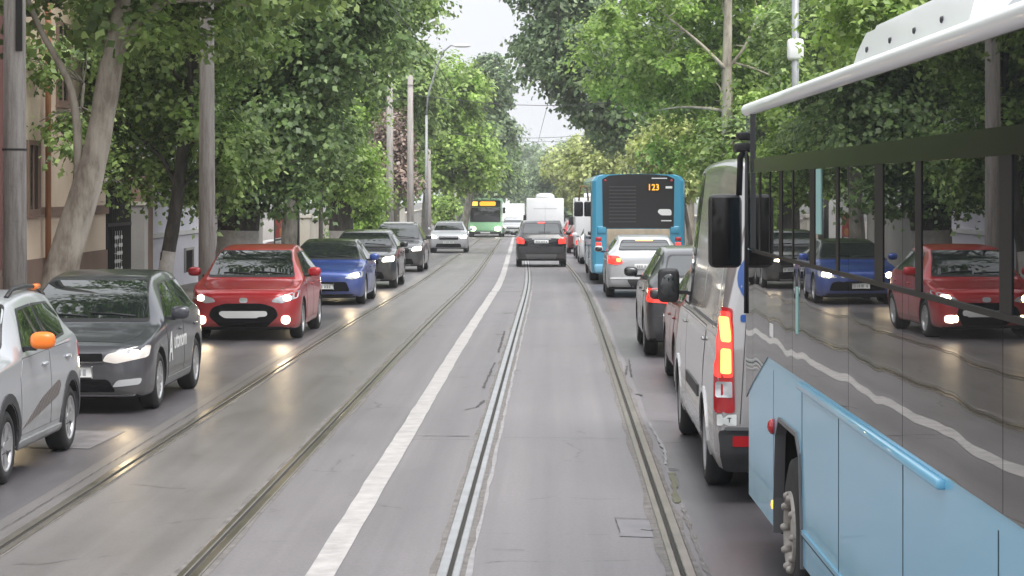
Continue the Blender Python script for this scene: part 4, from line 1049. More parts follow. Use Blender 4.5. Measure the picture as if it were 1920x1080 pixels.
# ------------------------------------------------------------------ ground, road, kerbs
def strip(x0, x1, y0, y1, dz, step=2.0, jit=0.0, seed=0, curve=True):
    r = random.Random(seed); mb = MB(); n = max(1, int((y1-y0)/step)); vs = []
    for i in range(n+1):
        y = y0+(y1-y0)*i/n; cx = c(y) if curve else 0
        for x in (x0, x1): vs.append((cx+x+r.uniform(-jit, jit), y, g(y)+dz))
    mb.add(vs, [(2*i, 2*i+1, 2*i+3, 2*i+2) for i in range(n)], 0, True)
    return mb
def asphalt(name, lo, hi, rlo, rhi, patch=(0.03, 0.03, 0.032), pscale=0.25, tint=None):
    m, nt, b = newmat(name)
    tc = N(nt, 'ShaderNodeTexCoord')
    mp = N(nt, 'ShaderNodeMapping'); mp.inputs['Scale'].default_value = (1.0, 0.35, 1.0)
    nt.links.new(tc.outputs['Object'], mp.inputs[0])
    big = N(nt, 'ShaderNodeTexNoise', Scale=pscale*2.2, Detail=7.0, Roughness=0.62)
    fine = N(nt, 'ShaderNodeTexNoise', Scale=38.0, Detail=4.0, Roughness=0.7)
    nt.links.new(mp.outputs[0], big.inputs['Vector']); nt.links.new(tc.outputs['Object'], fine.inputs['Vector'])
    r1 = ramp(nt, [(0.32, lo), (0.68, hi)]); nt.links.new(big.outputs['Fac'], r1.inputs[0])
    r2 = ramp(nt, [(0.30, (0.84, 0.84, 0.84)), (0.72, (1.14, 1.14, 1.14))]); nt.links.new(fine.outputs['Fac'], r2.inputs[0])
    mx = N(nt, 'ShaderNodeMix', data_type='RGBA', blend_type='MULTIPLY'); mx.inputs[0].default_value = 1.0
    nt.links.new(r1.outputs[0], mx.inputs[6]); nt.links.new(r2.outputs[0], mx.inputs[7])
    # darker worn or wet blotches with edges of their own
    bl = N(nt, 'ShaderNodeTexNoise', Scale=1.3, Detail=8.0, Roughness=0.7); nt.links.new(mp.outputs[0], bl.inputs['Vector'])
    r3 = ramp(nt, [(0.60, 0.0), (0.72, 1.0)]); nt.links.new(bl.outputs['Fac'], r3.inputs[0])
    f3 = N(nt, 'ShaderNodeMath', operation='MULTIPLY'); f3.inputs[1].default_value = 0.38; nt.links.new(r3.outputs[0], f3.inputs[0])
    m2 = N(nt, 'ShaderNodeMix', data_type='RGBA'); nt.links.new(f3.outputs[0], m2.inputs[0]); nt.links.new(mx.outputs[2], m2.inputs[6]); m2.inputs[7].default_value = (*patch, 1)
    # long polished and stained bands along the lanes, and a broken net of hairline cracks
    ms = N(nt, 'ShaderNodeMapping'); ms.inputs['Scale'].default_value = (2.6, 0.03, 1.0); nt.links.new(tc.outputs['Object'], ms.inputs[0])
    ls = N(nt, 'ShaderNodeTexNoise', Scale=1.0, Detail=5.0, Roughness=0.6); nt.links.new(ms.outputs[0], ls.inputs['Vector'])
    r5 = ramp(nt, [(0.32, (0.80, 0.80, 0.81)), (0.66, (1.12, 1.12, 1.12))]); nt.links.new(ls.outputs['Fac'], r5.inputs[0])
    m5 = N(nt, 'ShaderNodeMix', data_type='RGBA', blend_type='MULTIPLY'); m5.inputs[0].default_value = 1.0
    nt.links.new(m2.outputs[2], m5.inputs[6]); nt.links.new(r5.outputs[0], m5.inputs[7])
    wob = N(nt, 'ShaderNodeTexNoise', Scale=2.5, Detail=4.0); nt.links.new(tc.outputs['Object'], wob.inputs['Vector'])
    wa = N(nt, 'ShaderNodeMix', data_type='RGBA', blend_type='LINEAR_LIGHT'); wa.inputs[0].default_value = 0.12
    nt.links.new(tc.outputs['Object'], wa.inputs[6]); nt.links.new(wob.outputs['Color'], wa.inputs[7])
    vo = N(nt, 'ShaderNodeTexVoronoi', Scale=0.55); vo.feature = 'DISTANCE_TO_EDGE'; nt.links.new(wa.outputs[2], vo.inputs['Vector'])
    r6 = ramp(nt, [(0.0, 1.0), (0.012, 0.0)]); nt.links.new(vo.outputs['Distance'], r6.inputs[0])
    r7 = ramp(nt, [(0.52, 0.0), (0.60, 0.75)]); nt.links.new(bl.outputs['Fac'], r7.inputs[0])
    cm = N(nt, 'ShaderNodeMath', operation='MULTIPLY'); nt.links.new(r6.outputs[0], cm.inputs[0]); nt.links.new(r7.outputs[0], cm.inputs[1])
    m6 = N(nt, 'ShaderNodeMix', data_type='RGBA'); nt.links.new(cm.outputs[0], m6.inputs[0]); nt.links.new(m5.outputs[2], m6.inputs[6]); m6.inputs[7].default_value = (0.035, 0.033, 0.033, 1)
    nt.links.new(m6.outputs[2], b.inputs['Base Color'])
    mr = N(nt, 'ShaderNodeMapRange'); mr.inputs['From Min'].default_value = 0.3; mr.inputs['From Max'].default_value = 0.7
    mr.inputs['To Min'].default_value = rlo; mr.inputs['To Max'].default_value = rhi
    nt.links.new(big.outputs['Fac'], mr.inputs['Value']); nt.links.new(mr.outputs[0], b.inputs['Roughness'])
    b.inputs['Specular IOR Level'].default_value = 0.55
    bp = N(nt, 'ShaderNodeBump', Strength=0.35, Distance=0.006); nt.links.new(fine.outputs['Fac'], bp.inputs['Height']); nt.links.new(bp.outputs[0], b.inputs['Normal'])
    return m
M['road'] = asphalt('damp_dark_asphalt', (0.076, 0.070, 0.076), (0.118, 0.108, 0.116), 0.30, 0.52)
M['bed'] = asphalt('pale_track_asphalt', (0.133, 0.122, 0.127), (0.186, 0.172, 0.178), 0.45, 0.65, (0.115, 0.107, 0.11))
M['bed2'] = asphalt('warm_worn_asphalt', (0.118, 0.108, 0.107), (0.168, 0.154, 0.151), 0.30, 0.50, (0.11, 0.10, 0.095))
M['pave'] = asphalt('brown_pavement', (0.13, 0.11, 0.095), (0.20, 0.175, 0.155), 0.6, 0.85)
M['kerb'] = mat('kerb_stone', (0.24, 0.23, 0.22), 0.8, var=0.3, scale=3)
M['line'] = mat('worn_white_line', (0.30, 0.285, 0.28), 0.6, col2=(0.46, 0.44, 0.43), scale=5.0, bump=0.2)
M['earth'] = mat('earth', (0.07, 0.065, 0.05), 0.95, var=0.3, scale=0.3)
M['railsteel'] = mat('worn_rail_steel', (0.44, 0.44, 0.455), 0.36, metal=0.9, var=0.2, scale=4)
M['railrust'] = mat('brown_rail_steel', (0.22, 0.19, 0.16), 0.30, metal=0.8, var=0.3, scale=3)
M['groove'] = mat('dirty_groove', (0.022, 0.020, 0.017), 0.8, var=0.4, scale=8)
M['edge'] = mat('crumbled_rail_edge', (0.085, 0.075, 0.068), 0.75, col2=(0.21, 0.195, 0.188), scale=7, bump=0.6, bscale=30)
M['lime'] = mat('pale_mortar', (0.21, 0.20, 0.205), 0.8, col2=(0.32, 0.31, 0.315), scale=6)
M['crack'] = mat('dark_crack', (0.07, 0.065, 0.064), 0.9)
M['moss'] = mat('mossy_mud', (0.07, 0.072, 0.035), 0.6, col2=(0.13, 0.12, 0.07), scale=9)
M['dip'] = mat('patched_asphalt', (0.16, 0.15, 0.16), 0.5, var=0.25, scale=5)

mb = MB(); xs = [-160, -60, -20, -9, 0, 9, 20, 60, 160]; ys = [-60+i*12 for i in range(50)] + [700, 1000]
vs = [(x, y, g(y)-0.05) for y in ys for x in xs]; k = len(xs)
mb.add(vs, [(j*k+i, j*k+i+1, (j+1)*k+i+1, (j+1)*k+i) for j in range(len(ys)-1) for i in range(k-1)], 0, True)
tag(mb.obj('ground', M['earth']), kind='structure')
tag(strip(-6.5, 4.15, -40, 430, 0.0, 2).obj('road', M['road']), kind='structure')
tag(strip(-4.02, -2.30, -40, 430, 0.004, 2, 0.01, 3).obj('track_bed', M['bed2']), kind='structure')
tag(strip(-2.30, 0.98, -40, 430, 0.004, 2, 0.01, 3).obj('track_bed', M['bed']), kind='structure')
tag(strip(-1.548, -1.368, -30, 55.05, 0.009, 0.6, 0.008, 5).obj('road_marking', M['line']), kind='structure')
tag(strip(-1.53, -1.352, 55.2, 102, 0.009, 0.8, 0.010, 6).obj('road_marking', M['line']), kind='structure')
tag(strip(-1.51, -1.33, 103, 240, 0.009, 3.0, 0.01, 7).obj('road_marking', M['line']), kind='structure')
for x0, x1, kx in ((-60, -6.62, (-6.62, -6.48)), (4.32, 60, (4.13, 4.32))):
    a = strip(x0, x1, -40, 430, 0.135, 3); tag(a.obj('pavement', M['pave']), kind='structure')
    mb = MB(); n = 156; vs = []
    for i in range(n+1):
        y = -40+470*i/n
        for x, z in ((kx[0], -0.02), (kx[0], 0.145), (kx[1], 0.145), (kx[1], -0.02)): vs.append((c(y)+x, y, g(y)+z))
    mb.add(vs, [(4*i+j, 4*i+j+1, 4*i+j+5, 4*i+j+4) for i in range(n) for j in range(3)])
    tag(mb.obj('kerb', M['kerb']), kind='structure')
# tram rails: head, groove and guard lip, with crumbled edges
def rail(xc, label, flip, steel, seed):
    r0 = thing('tram_rail', label, 'tram rail', (0, 0, 0), 0, 'grooved tram rails')
    s = -1 if not flip else 1     # which side the head is on
    def bar(x0, x1, z, m, nm):
        mb = MB(); n = 240; vs = []
        for i in range(n+1):
            y = -30 + 450*i/n
            for x, zz in ((x0, -0.02), (x0, z-0.003), (x0+0.006*(1 if x1 > x0 else -1), z), (x1-0.006*(1 if x1 > x0 else -1), z), (x1, z-0.003), (x1, -0.02)): vs.append((c(y)+xc+x, y, g(y)+zz))
        mb.add(vs, [(6*i+j, 6*i+j+1, 6*i+j+7, 6*i+j+6) for i in range(n) for j in range(5)], 0, False)
        return mb.obj(nm, m, r0)
    bar(s*0.013, s*0.078, 0.018, steel, 'rail_head')
    bar(-s*0.017, -s*0.066, 0.016, steel, 'guard_lip')
    strip(xc-0.020, xc+0.020, -30, 420, 0.007, 2).obj('groove', M['groove'], r0)
    ew = 0.085 if seed == 1 else 0.115
    e = strip(xc-ew, xc+ew, -30, 420, 0.0066, 0.7, 0.020, seed).obj('crumbled_edge', M['edge'], r0)
    return r0
rails = [(-3.69, 'leftmost tram rail, beside the oncoming cars', False, 'railrust', 1), (-2.27, 'brown tram rail left of the white line, right rail of the left track', True, 'railrust', 2),
         (-0.655, 'bright steel tram rail just right of the white line', False, 'railsteel', 3), (0.80, 'tram rail beside the queue of vehicles on the right', True, 'railrust', 4)]
R4 = [rail(x, l, f_, M[m], s) for x, l, f_, m, s in rails]
strip(-0.545, -0.52, -10, 60, 0.0075, 0.45, 0.012, 31).obj('mortar_edge', M['lime'], R4[2])
# cracks, joints, mud and patches in the paving
def flat(name, pts, m, dz=0.0105):
    mb = MB(); mb.add([(x, y, g(y)+dz) for x, y in pts], [list(range(len(pts)))]); o = mb.obj(name, m)
    if o.data.polygons[0].normal.z < 0: o.data.flip_normals()
    return tag(o, kind='structure')
def crack(pts, wd, seed, name='road_crack', m=None):
    r = random.Random(seed); mb = MB(); fine_ = []
    for (ax, ay), (bx, by) in zip(pts, pts[1:]):
        k = max(2, int(math.hypot(bx-ax, (by-ay))/0.12))
        for i in range(k): fine_.append((ax+(bx-ax)*i/k+r.uniform(-.006, .006), ay+(by-ay)*i/k+r.uniform(-.02, .02)))
    fine_.append(pts[-1]); vs = []
    for i, (x, y) in enumerate(fine_):
        a = fine_[max(0, i-1)]; b = fine_[min(len(fine_)-1, i+1)]
        dx, dy = b[0]-a[0], b[1]-a[1]; l = math.hypot(dx, dy) or 1
        q = wd*r.uniform(0.2, 0.8)
        vs += [(x-dy/l*q, y+dx/l*q, g(y)+0.0105), (x+dy/l*q, y-dx/l*q, g(y)+0.0105)]
    mb.add(vs, [(2*i, 2*i+1, 2*i+3, 2*i+2) for i in range(len(fine_)-1)])
    return tag(mb.obj(name, m or M['crack']), kind='structure')
cracks = [([(-1.34, 21.75), (-0.83, 21.72)], .022, 'b'), ([(-0.50, 21.6), (0.62, 21.5)], .008, 'b'), ([(-1.33, 55.15), (-0.82, 55.1)], .06, 'b'),
          ([(-0.98, 24.3), (-0.86, 24.6), (-0.80, 25.4)], .03, 'c'), ([(-0.86, 27), (-0.83, 31)], .025, 'c'), ([(-0.83, 33), (-0.85, 38)], .03, 'c'),
          ([(-0.98, 37.2), (-0.84, 37.1)], .05, 'c'), ([(-1.0, 44), (-0.82, 44.2)], .06, 'c'),
          ([(0.44, 16.3), (0.69, 16.25)], .02, 'c'), ([(0.44, 16.3), (0.455, 15.6)], .005, 'c'), ([(0.60, 15.75), (0.69, 15.7)], .03, 'c'),
          ([(0.97, 19.2), (1.06, 19.1)], .03, 'c'), ([(0.96, 26.2), (1.02, 26.0)], .04, 'c'), ([(0.98, 28.6), (1.05, 31.6)], .018, 'c'), ([(0.92, 29), (0.98, 30.4)], .02, 'c'),
          ([(1.0, 23.2), (1.22, 23.1)], .014, 'c'), ([(0.98, 21.1), (1.2, 21.2)], .012, 'c'),
          ([(-3.89, 15), (-3.88, 24), (-3.9, 40)], .007, 'b'), ([(-0.42, 14.9), (-0.2, 14.85)], .006, 'b')]
for i, (p, wd, t) in enumerate(cracks): crack(p, wd, 100+i)
crack([(0.935, 17.1), (0.97, 18.2), (0.99, 18.9)], .055, 7, 'mud_patch', M['moss'])
crack([(0.95, 13.5), (0.96, 16.8)], .03, 8, 'mud_patch', M['edge'])
crack([(0.97, 19.5), (1.01, 20.6), (0.97, 23)], .03, 9, 'mud_patch', M['lime'])
flat('asphalt_patch', [(0.45, 15.45), (0.68, 15.4), (0.68, 16.2), (0.45, 16.25)], M['dip'], 0.0085)
flat('asphalt_patch', [(-5.9, 20.9), (-4.3, 20.7), (-4.25, 22.2), (-5.8, 22.4)], M['dip'], 0.005)

# ------------------------------------------------------------------ leaves
def leafmat(name, dark, mid, light, trans=0.28):
    m, nt, b = newmat(name)
    ge = N(nt, 'ShaderNodeNewGeometry')
    r = ramp(nt, [(0.0, dark), (0.55, mid), (1.0, light)])
    nt.links.new(ge.outputs['Random Per Island'], r.inputs[0])
    ob = N(nt, 'ShaderNodeObjectInfo')
    tc = N(nt, 'ShaderNodeTexCoord'); nz = N(nt, 'ShaderNodeTexNoise', Scale=1.5, Detail=2.0); nt.links.new(tc.outputs['Object'], nz.inputs['Vector'])
    hs = N(nt, 'ShaderNodeHueSaturation', Saturation=1.02, Hue=0.488); nt.links.new(r.outputs[0], hs.inputs['Color'])
    mr = N(nt, 'ShaderNodeMapRange'); mr.inputs['From Min'].default_value = 0.3; mr.inputs['From Max'].default_value = 0.7; mr.inputs['To Min'].default_value = 0.55; mr.inputs['To Max'].default_value = 1.95
    nt.links.new(nz.outputs['Fac'], mr.inputs['Value']); nt.links.new(mr.outputs[0], hs.inputs['Value'])
    nt.links.new(hs.outputs[0], b.inputs['Base Color'])
    b.inputs['Roughness'].default_value = 0.42; b.inputs['Specular IOR Level'].default_value = 0.6
    tr = N(nt, 'ShaderNodeBsdfTranslucent'); nt.links.new(hs.outputs[0], tr.inputs['Color'])
    mx = N(nt, 'ShaderNodeMixShader'); mx.inputs[0].default_value = trans
    nt.links.new(b.outputs[0], mx.inputs[1]); nt.links.new(tr.outputs[0], mx.inputs[2])
    nt.links.new(mx.outputs[0], nt.nodes['Material Output'].inputs['Surface'])
    return m
LM = {'mid': leafmat('mid_green_leaves', (0.08, 0.15, 0.040), (0.165, 0.27, 0.075), (0.33, 0.455, 0.165), 0.40),
      'dark': leafmat('dark_green_leaves', (0.062, 0.115, 0.043), (0.125, 0.21, 0.076), (0.25, 0.355, 0.145), 0.38),
      'light': leafmat('light_green_leaves', (0.13, 0.235, 0.045), (0.23, 0.37, 0.085), (0.38, 0.52, 0.17), 0.44),
      'yellow': leafmat('yellow_green_leaves', (0.22, 0.28, 0.09), (0.35, 0.42, 0.155), (0.49, 0.54, 0.245), 0.44),
      'grey': leafmat('grey_green_leaves', (0.08, 0.14, 0.070), (0.145, 0.22, 0.110), (0.27, 0.35, 0.19), 0.38),
      'dry': leafmat('brown_dry_twigs', (0.15, 0.105, 0.085), (0.23, 0.17, 0.135), (0.32, 0.26, 0.20), 0.1)}
def leaves(name, blobs, nclump, per, size, m, seed, cr=0.45, up=0.8):
    R = np.random.default_rng(seed)
    vol = np.array([b[3]*b[4]*b[5] for b in blobs])**0.75; vol = vol/vol.sum()
    idx = R.choice(len(blobs), nclump, p=vol); Bq = np.array(blobs)[idx]
    d = R.normal(size=(nclump, 3)); d /= np.linalg.norm(d, axis=1)[:, None]
    rad = R.random(nclump)**(1/2.6)
    cl = Bq[:, :3] + d*rad[:, None]*Bq[:, 3:6]*R.uniform(0.85, 1.12, (nclump, 1))
    cnt = np.maximum(6, (per*R.uniform(0.45, 1.6, nclump))).astype(int)
    cs = cr*R.uniform(0.6, 1.45, nclump)
    ci = np.repeat(np.arange(nclump), cnt); n = len(ci)
    off = np.clip(R.normal(size=(n, 3)), -1.7, 1.7)*np.array([0.62, 0.62, 0.42]); off *= cs[ci][:, None]
    off[:, 2] -= 0.35*np.hypot(off[:, 0], off[:, 1])           # sprays droop at their ends
    P = cl[ci]+off
    face = R.normal(size=(nclump, 3))*np.array([1, 1, 0.5]); face /= np.linalg.norm(face, axis=1)[:, None]
    out = d[ci]*0.40 + off/(np.linalg.norm(off, axis=1)[:, None]+1e-6)*0.35 + face[ci]*0.55
    nrm = out + np.array([0, 0, up]) + R.normal(size=(n, 3))*0.38
    nrm /= np.linalg.norm(nrm, axis=1)[:, None]
    t = np.cross(nrm, R.normal(size=(n, 3))); t /= np.linalg.norm(t, axis=1)[:, None]
    t[:, 2] -= 0.25; t /= np.linalg.norm(t, axis=1)[:, None]
    b = np.cross(nrm, t); b /= np.linalg.norm(b, axis=1)[:, None]
    L = (size*R.uniform(0.55, 1.45, n)*R.uniform(0.8, 1.25, nclump)[ci])[:, None]
    V = np.empty((n, 5, 3))
    V[:, 0] = P; V[:, 1] = P+t*L*0.42+b*L*0.40-nrm*L*0.06; V[:, 2] = P+t*L*0.62+b*L*0.15; V[:, 3] = P+t*L*1.0-nrm*L*0.12; V[:, 4] = P+t*L*0.45-b*L*0.40-nrm*L*0.06
    me = bpy.data.meshes.new(name)
    me.vertices.add(n*5); me.vertices.foreach_set('co', V.reshape(-1))
    me.loops.add(n*5); me.loops.foreach_set('vertex_index', np.arange(n*5, dtype=np.int32))
    me.polygons.add(n); me.polygons.foreach_set('loop_start', np.arange(0, n*5, 5, dtype=np.int32))
    me.polygons.foreach_set('loop_total', np.full(n, 5, dtype=np.int32))
    me.materials.append(m); me.update(calc_edges=True)
    return me, cl
def bark(name, a, b_, cc, scale=2.2):
    m, nt, b = newmat(name)
    tc = N(nt, 'ShaderNodeTexCoord'); mp = N(nt, 'ShaderNodeMapping'); mp.inputs['Scale'].default_value = (1.6, 1.6, 0.55); nt.links.new(tc.outputs['Object'], mp.inputs[0])
    nz = N(nt, 'ShaderNodeTexNoise', Scale=scale, Detail=6.0, Roughness=0.62); nt.links.new(mp.outputs[0], nz.inputs['Vector'])
    r = ramp(nt, [(0.36, a), (0.50, b_), (0.66, cc)]); nt.links.new(nz.outputs['Fac'], r.inputs[0]); nt.links.new(r.outputs[0], b.inputs['Base Color'])
    b.inputs['Roughness'].default_value = 0.85
    n2 = N(nt, 'ShaderNodeTexNoise', Scale=14.0, Detail=5.0); nt.links.new(mp.outputs[0], n2.inputs['Vector'])
    bp = N(nt, 'ShaderNodeBump', Strength=0.5, Distance=0.03); nt.links.new(n2.outputs['Fac'], bp.inputs['Height']); nt.links.new(bp.outputs[0], b.inputs['Normal'])
    return m
BK = {'plane': bark('pale_plane_bark', (0.22, 0.185, 0.15), (0.42, 0.375, 0.315), (0.52, 0.47, 0.41)), 'dark': bark('dark_bark', (0.03, 0.026, 0.022), (0.055, 0.048, 0.04), (0.09, 0.08, 0.07), 4),
      'grey': bark('grey_bark', (0.10, 0.09, 0.075), (0.17, 0.155, 0.13), (0.25, 0.23, 0.20), 3), 'white': mat('whitewashed_bark', (0.33, 0.30, 0.28), 0.9, col2=(0.52, 0.49, 0.47), scale=6, bump=0.5, bscale=18)}
def bend(p, q, k, r, amp):
    p, q = Vector(p), Vector(q); out = []
    for i in range(k+1):
        t = i/k; a = p.lerp(q, t); s = math.sin(PI*t)*amp
        out.append((a.x+r.uniform(-s, s), a.y+r.uniform(-s, s), a.z+math.sin(PI*t)*amp*0.8))
    return out
def tree(label, x, y, trunk, rad, blobs, nclump, per, size, leaf, seed, bk='grey', cr=0.45, wash=0.0, limbs=(), nbr=26, name='tree', cat='tree', group=None, zb=None, twig=0.018):
    z0 = g(y)+0.13 if zb is None else zb
    root = thing(name, label, cat, (x, y, z0), 0, group)
    k_ = 0.64 if y < 90 else 0.85
    me, cl = leaves('crown', blobs, int(nclump*1.1), per*(2.0 if y < 90 else 1.3), size*k_, LM[leaf], seed, cr)
    r = random.Random(seed)
    mb = MB()
    # refine the trunk line
    tp = []; tr = []
    for i in range(len(trunk)-1):
        for j in range(5):
            t = j/5; a, b = Vector(trunk[i]), Vector(trunk[i+1]); tp.append(a.lerp(b, t)); tr.append(rad[i]+(rad[i+1]-rad[i])*t)
    tp.append(Vector(trunk[-1])); tr.append(rad[-1])
    for _ in range(2): tp = [tp[0]]+[(tp[i-1]+tp[i]*2+tp[i+1])/4 for i in range(1, len(tp)-1)]+[tp[-1]]
    tr = [q*(1+r.uniform(-.05, .05)) for q in tr]; tr[0] *= 1.25
    mb.tube(tp, tr, 14)
    forks = [(tp[int(len(tp)*f)], tr[int(len(tp)*f)]) for f in (0.55, 0.7, 0.85, 0.98)]
    for lb in limbs:
        pts = lb[0]; q = []
        for i in range(len(pts)-1):
            q += [Vector(pts[i]).lerp(Vector(pts[i+1]), j/4) for j in range(4)]
        q.append(Vector(pts[-1]))
        for _ in range(2): q = [q[0]]+[(q[i-1]+q[i]*2+q[i+1])/4 for i in range(1, len(q)-1)]+[q[-1]]
        rr_ = [lb[1]+(lb[2]-lb[1])*i/(len(q)-1) for i in range(len(q))]
        mb.tube(q, rr_, 9); forks += [(q[-1], lb[2]), (q[int(len(q)*0.7)], lb[2]*1.2), (q[len(q)//2], lb[1]*0.8)]
    sel = [cl[i] for i in range(0, len(cl), max(1, len(cl)//nbr))]
    for p in sel:
        P = Vector(p); f = min(forks, key=lambda q: (q[0]-P).length + r.uniform(0, 1.0))
        ln = (P-f[0]).length
        k = 5; pts = bend(f[0], P, k, r, 0.07*ln)
        r0 = min(f[1]*0.6, 0.02+0.013*ln)
        mb.tube(pts, [r0+(twig*0.5-r0)*i/k for i in range(k+1)], 5)
    mats = [BK[bk], BK['white']]
    if wash:
        for i, f in enumerate(mb.f):
            zc = sum(mb.v[j][2] for j in f)/len(f)
            if zc < wash: mb.m[i] = 1
    mb.obj('trunk', mats, root)
    link('crown', me, root)
    return root
# ------------------------------------------------------------------ trees on the left pavement
tree('leaning plane tree with pale mottled trunk, right of the nearest concrete pole', -7.45, 33, [(0, 0, -0.15), (0.14, 0, 1.0), (0.68, 0, 2.7), (0.95, 0, 4.3), (1.2, 0.1, 5.6)], [0.29, 0.26, 0.20, 0.165, 0.12],
     [(2.0, 0.2, 7.2, 3.0, 3.0, 1.7), (-0.4, 0.4, 6.4, 2.3, 2.4, 1.3), (3.1, 0.0, 5.7, 1.6, 2.0, 0.9), (1.9, 0.2, 4.75, 1.2, 1.2, 0.6), (0.5, 0.9, 5.2, 1.5, 1.0, 0.7), (2.6, -3.6, 7.8, 2.2, 1.8, 1.0)],
     270, 50, 0.20, 'mid', 11, 'plane', 0.42, 0, [([(0.93, 0, 4.2), (1.35, 0.05, 4.75), (1.9, 0.2, 5.3), (2.7, 0.2, 6.6)], 0.095, 0.05), ([(0.45, 0, 2.1), (0.42, 0, 3.3), (0.30, 0, 3.9), (-0.2, 0.1, 4.7), (-0.7, 0.2, 6.0)], 0.075, 0.035)], 30)
tree('young tree with thin stem and drooping leaves in front of the beige house', -8.7, 40.2, [(0, 0, 0), (0.05, 0, 2), (0.25, 0, 4.2)], [0.05, 0.045, 0.025],
     [(0.1, 0, 3.3, 0.8, 0.9, 0.45), (0.5, 0.4, 2.7, 0.6, 0.7, 0.35), (-0.3, 0, 4.7, 0.9, 0.9, 0.4), (-0.3, -0.3, 1.98, 0.16, 0.2, 0.12)], 34, 24, 0.17, 'mid', 12, 'grey', 0.32, 0, (), 14)
tree('slim dark tree with whitewashed foot in front of the lavender house', -7.7, 44, [(0, 0, 0), (0.08, 0, 0.9), (0.26, 0, 1.9), (0.46, 0, 3.6), (0.6, 0.1, 5.2)], [0.17, 0.15, 0.13, 0.12, 0.09],
     [(-0.6, 1.2, 4.2, 1.4, 1.4, 1.4), (1.0, 0.2, 3.4, 1.2, 1.2, 1.0), (0.3, 0.6, 6.0, 2.2, 2.2, 1.6), (-1.0, 0.8, 2.7, 0.8, 0.8, 0.65), (0.55, 1.0, 2.45, 0.9, 0.7, 0.5), (2.6, -4.0, 7.7, 2.2, 3.4, 1.0)], 400, 46, 0.19, 'mid', 13, 'dark', 0.4, 1.02, [([(0.3, 0, 2.3), (0.0, 0.2, 2.9), (-0.8, 0.6, 3.6)], 0.06, 0.03)], 30)
tree('huge ivy-clad tree with broad whitewashed trunk behind the red hatchback', -7.35, 52, [(0, 0, -0.1), (0.0, 0, 1.4), (0.1, 0, 3.2), (0.3, 0, 6), (0.6, 0, 9.5)], [0.56, 0.50, 0.46, 0.38, 0.2],
     [(0.8, 0, 8.0, 3.4, 3.6, 3.0), (1.1, -0.3, 4.2, 2.1, 2.0, 1.5), (-0.3, -0.9, 2.9, 1.4, 0.8, 0.9), (0.7, -0.7, 2.5, 1.2, 0.6, 0.6), (2.1, -0.3, 6.2, 2.0, 2.0, 1.5), (-1.6, 0.2, 5.6, 1.8, 1.8, 1.8)],
     520, 50, 0.22, 'dark', 14, 'dark', 0.5, 1.28, [([(0.3, 0, 5.6), (1.4, 0, 7.2), (2.6, 0, 8.6)], 0.2, 0.08), ([(0.2, 0, 5), (-1.2, 0.2, 6.6)], 0.18, 0.08)], 40)
tree('tall tree with high boughs reaching over the oncoming lane', -7.5, 63, [(0, 0, 0), (0.1, 0, 3), (0.5, 0, 6), (1.4, 0, 8)], [0.24, 0.2, 0.17, 0.1],
     [(1.7, 0, 8.2, 2.7, 2.8, 2.0), (0.0, 0, 5.2, 1.9, 1.8, 1.7), (3.1, 0, 8.0, 1.3, 1.6, 0.8), (1.2, -0.2, 6.3, 2.1, 2.0, 1.3), (0.9, 0.4, 10.2, 2.4, 2.4, 1.6)], 340, 44, 0.24, 'mid', 15, 'grey', 0.5)
tree('thin straight young tree between the ivy-clad tree and the whitewashed one', -6.95, 66.5, [(0, 0, 0), (0.02, 0, 2.5), (0.05, 0, 5)], [0.075, 0.065, 0.04], [(0.05, 0, 4.0, 1.2, 1.2, 1.2), (-0.5, 0, 3.0, 0.9, 0.9, 0.6)], 90, 40, 0.2, 'mid', 16, 'grey', 0.4, 0, (), 12)
tree('bushy tree with stout whitewashed trunk behind the black crossover', -7.15, 75, [(0, 0, 0), (0, 0, 1.5), (0, 0, 3), (0, 0, 5.5)], [0.44, 0.40, 0.36, 0.2],
     [(-0.4, -0.2, 4.4, 1.7, 1.7, 1.5), (-0.2, -0.3, 2.9, 1.5, 1.0, 0.6), (0.3, -0.1, 3.4, 1.1, 1.0, 0.7), (-0.6, 0.3, 6.6, 2.2, 2.2, 1.7)], 260, 46, 0.23, 'light', 17, 'dark', 0.45, 1.25)
tree('light green shrub left of the pair of concrete poles', -6.85, 81, [(0, 0, 0), (0, 0, 1.6), (0.1, 0, 2.6)], [0.07, 0.06, 0.03], [(0.1, 0, 2.5, 0.9, 0.8, 0.8), (0.0, 0, 1.5, 0.8, 0.7, 0.7)], 70, 44, 0.2, 'light', 18, 'grey', 0.38, 0, (), 10, 'shrub', 'shrub')
tree('dark green hedge shrub behind the black crossover and the dark SUV', -7.6, 86, [(0, 0, 0), (0, 0, 1.2)], [0.06, 0.04], [(0, 0, 1.3, 1.0, 1.5, 1.2), (0.1, 1, 2.2, 0.8, 1.2, 0.7)], 80, 46, 0.2, 'dark', 19, 'dark', 0.4, 0, (), 8, 'shrub', 'shrub')
tree('dry brown creeper on a dead trunk between the two concrete poles', -7.6, 101, [(0, 0, 0), (0, 0, 3), (0.1, 0, 6)], [0.2, 0.17, 0.1], [(0.1, 0, 5.0, 0.95, 1.0, 1.6), (0.4, 0, 3.4, 1.0, 0.9, 1.0)], 110, 40, 0.2, 'dry', 20, 'grey', 0.42, 0, (), 26)
tree('mid green tree behind the tops of the two concrete poles', -7.7, 108, [(0, 0, 0), (0, 0, 4), (0.2, 0, 8)], [0.24, 0.2, 0.1], [(0.2, 0, 8.2, 2.4, 2.4, 2.2), (0.6, 0, 5.6, 1.5, 1.6, 1.2), (-0.5, 0, 3.2, 1.4, 1.3, 0.9)], 260, 40, 0.27, 'mid', 21, 'grey', 0.5)
